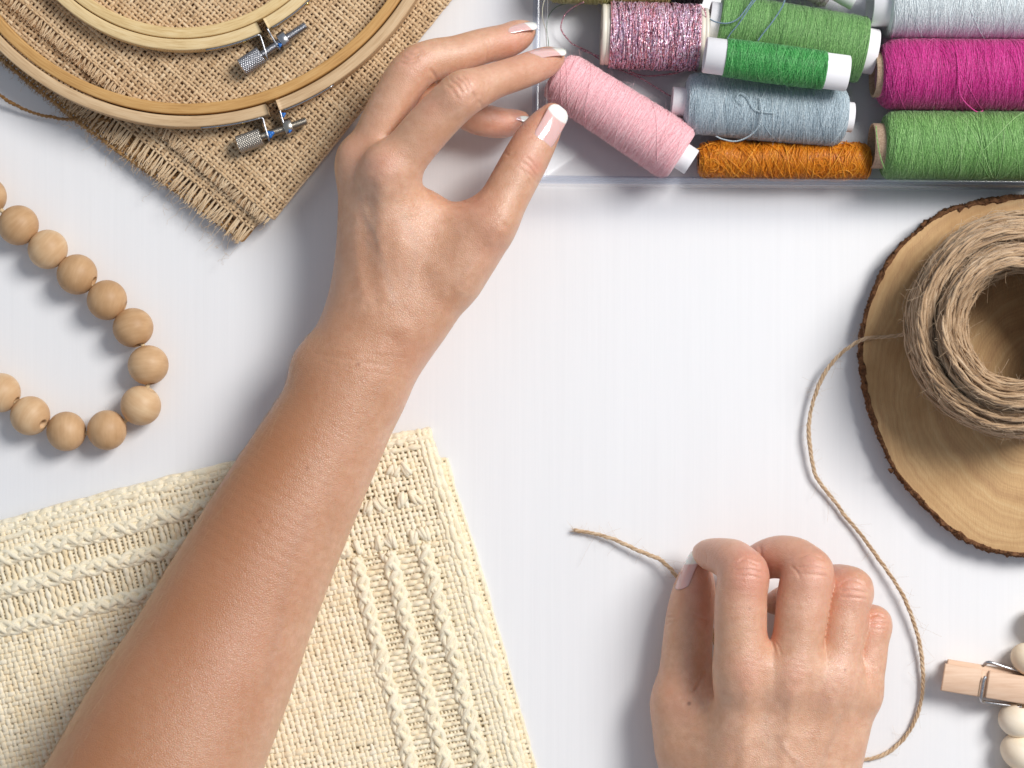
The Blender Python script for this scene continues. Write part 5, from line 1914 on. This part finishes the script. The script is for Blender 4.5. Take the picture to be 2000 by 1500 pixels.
# glitter spool: flat metallised yarn
m = M('glitter_yarn', rough=0.22, metallic=0.25, spec=1.0)
v = m.coords()
vo = m.node('ShaderNodeTexVoronoi'); vo.inputs['Scale'].default_value = 1500; m.link(v, vo.inputs['Vector'])
sep = m.node('ShaderNodeSeparateColor'); m.link(vo.outputs['Color'], sep.inputs[0])
t = m.attr('tint')
cc_ = m.ramp(sep.outputs[0], [(0.0, lin(176, 104, 140)), (0.2, lin(238, 176, 202)), (0.5, lin(250, 222, 234)), (0.8, lin(214, 180, 220)), (1.0, lin(254, 246, 250))])
m.col(m.mix(m.maprange(t, .35, .75, 0, .75), cc_, m.ramp(sep.outputs[1], [(0.0, lin(136, 40, 58)), (0.6, lin(222, 112, 120)), (1.0, lin(244, 180, 180))])))
ns = m.node('ShaderNodeVectorMath', operation='MULTIPLY_ADD')
m.link(vo.outputs['Color'], ns.inputs[0]); ns.inputs[1].default_value = (1.1, 1.1, 1.1); ns.inputs[2].default_value = (-.55, -.55, -.55)
geo = m.node('ShaderNodeNewGeometry')
an = m.node('ShaderNodeVectorMath', operation='ADD'); m.link(geo.outputs['Normal'], an.inputs[0]); m.link(ns.outputs[0], an.inputs[1])
nn = m.node('ShaderNodeVectorMath', operation='NORMALIZE'); m.link(an.outputs[0], nn.inputs[0])
m.nrm(nn.outputs[0])
m.set('Roughness', 0.24)
GLIT = m.m


def glit_bits(mb, a, ax, u, w_, L, k, Rf, rg):
    for q in range(420):
        f0 = rg.uniform(.01, .99); an = rg.uniform(0, 6.3)
        t = np.linspace(0, 1, 12)
        ang = an + t * rg.uniform(.3, .9); f = np.clip(f0 + rg.normal(0, .03) * t + .008 * np.sin(t * 7 + an), 0.01, .99)
        R_ = Rf(f) + k * (1.0 + 2.4 * np.sin(t * PI) * rg.random())
        mb.tube(a + ax * (f * L)[:, None] + R_[:, None] * (np.cos(ang)[:, None] * u + np.sin(ang)[:, None] * w_), 1.0 * k, 4, tint=float(np.clip(rg.normal(.45, .15), 0, 1)), ref=ax, cap=False)


spool('glittery metallic pink and lilac spool with ivory end flanges beside the pink cone', (1190, 68), (1364, 74), 18.5,
      [(0, 62), (.5, 63), (1, 62)], GLIT, None, None, 112, 2.4, (6, 12), 60, 60, 0, flange=((-16, 1, 59), (174, 190, 58)), lumpy=.5, thread_bits=glit_bits,
      tails=([[(1140, 4, 20), (1120, 14, 14), (1104, 28, 10), (1096, 48, 8), (1098, 62, 7), (1112, 80, 6), (1122, 88, 6), (1150, 101, 6), (1180, 122, 6), (1210, 136, 6), (1250, 152, 5.5), (1280, 170, 5), (1310, 188, 5)], 1.5],
             [[(1132, 96, 6), (1150, 103, 7), (1172, 110, 8)], 1.4],
             [[(1222, 130, 12), (1236, 142, 7), (1262, 148, 5.5), (1296, 146, 6), (1330, 140, 8), (1352, 128, 12), (1362, 116, 22)], 1.5],
             [[(1352, 14, 33), (1366, 10, 33.5), (1376, 20, 32), (1380, 36, 30), (1386, 56, 26), (1388, 76, 22)], 1.4]))

# loose thread ends lying over the spools
BLUEG = thread_mat('steel_blue_thread', lin(70, 98, 120), lin(112, 140, 160), lin(158, 180, 194), .5, .3)


def loose_thread(label, pts, r, mat, lead=.0016):
    mb = MB()
    pp = cr(pts, 14)
    P = WV(pp[:, 0], pp[:, 1], pp[:, 2])
    twisted(mb, P, r * S, 2, lead, .55, 6, RNG, tintvar=.1)
    o = mb.build('loose_thread', mat, None, [P[len(P) // 2][0], P[len(P) // 2][1], 0])
    tag(o, label, 'thread', 'loose threads in the clear box')


loose_thread('steel blue thread looping over the left end of the olive green spool', [(1384, 36, 28), (1398, 43, 33), (1420, 45.5, 35.2), (1440, 38, 36.4), (1454, 22, 36.6), (1466, 6, 36.2), (1476, -8, 35), (1490, -30, 30)], 1.35, BLUEG)
loose_thread('steel blue thread crossing the olive green spool to the small emerald spool', [(1420, 76, 33.5), (1428, 64, 34.8), (1440, 50, 36), (1454, 30, 36.9), (1466, 12, 36.8), (1480, -6, 35.6), (1496, -30, 30)], 1.2, BLUEG)
loose_thread('steel blue thread hanging down the middle of the olive green spool', [(1480, 80, 35.5), (1490, 66, 36.2), (1506, 46, 36.9), (1520, 26, 37.0), (1530, 8, 36.6), (1534, -12, 35), (1530, -40, 30)], 1.35, BLUEG)
DGREEN = thread_mat('fine_green_thread', lin(44, 84, 44), lin(84, 124, 80), lin(150, 176, 140), .5, .3)
loose_thread('fine green thread curving down inside the left wall of the box', [(1145, 6, 16), (1110, 7, 10), (1090, 12, 7), (1076, 24, 5), (1069, 40, 4), (1068, 60, 3.6), (1071, 80, 3.4), (1072, 110, 3.2)], 0.7, DGREEN)
PALET = thread_mat('pale_thread', lin(190, 186, 160), lin(214, 210, 186), lin(232, 230, 214), .5, .3)
loose_thread('fine pale thread hanging over the rim of the box beside the fine green one', [(1066, -10, 31.5), (1060, 14, 31), (1060, 36, 31), (1066, 60, 25), (1068, 90, 12), (1072, 120, 5)], 0.7, PALET)
for o in list(scene.objects):
    if '_w' in o:
        del o['_w']
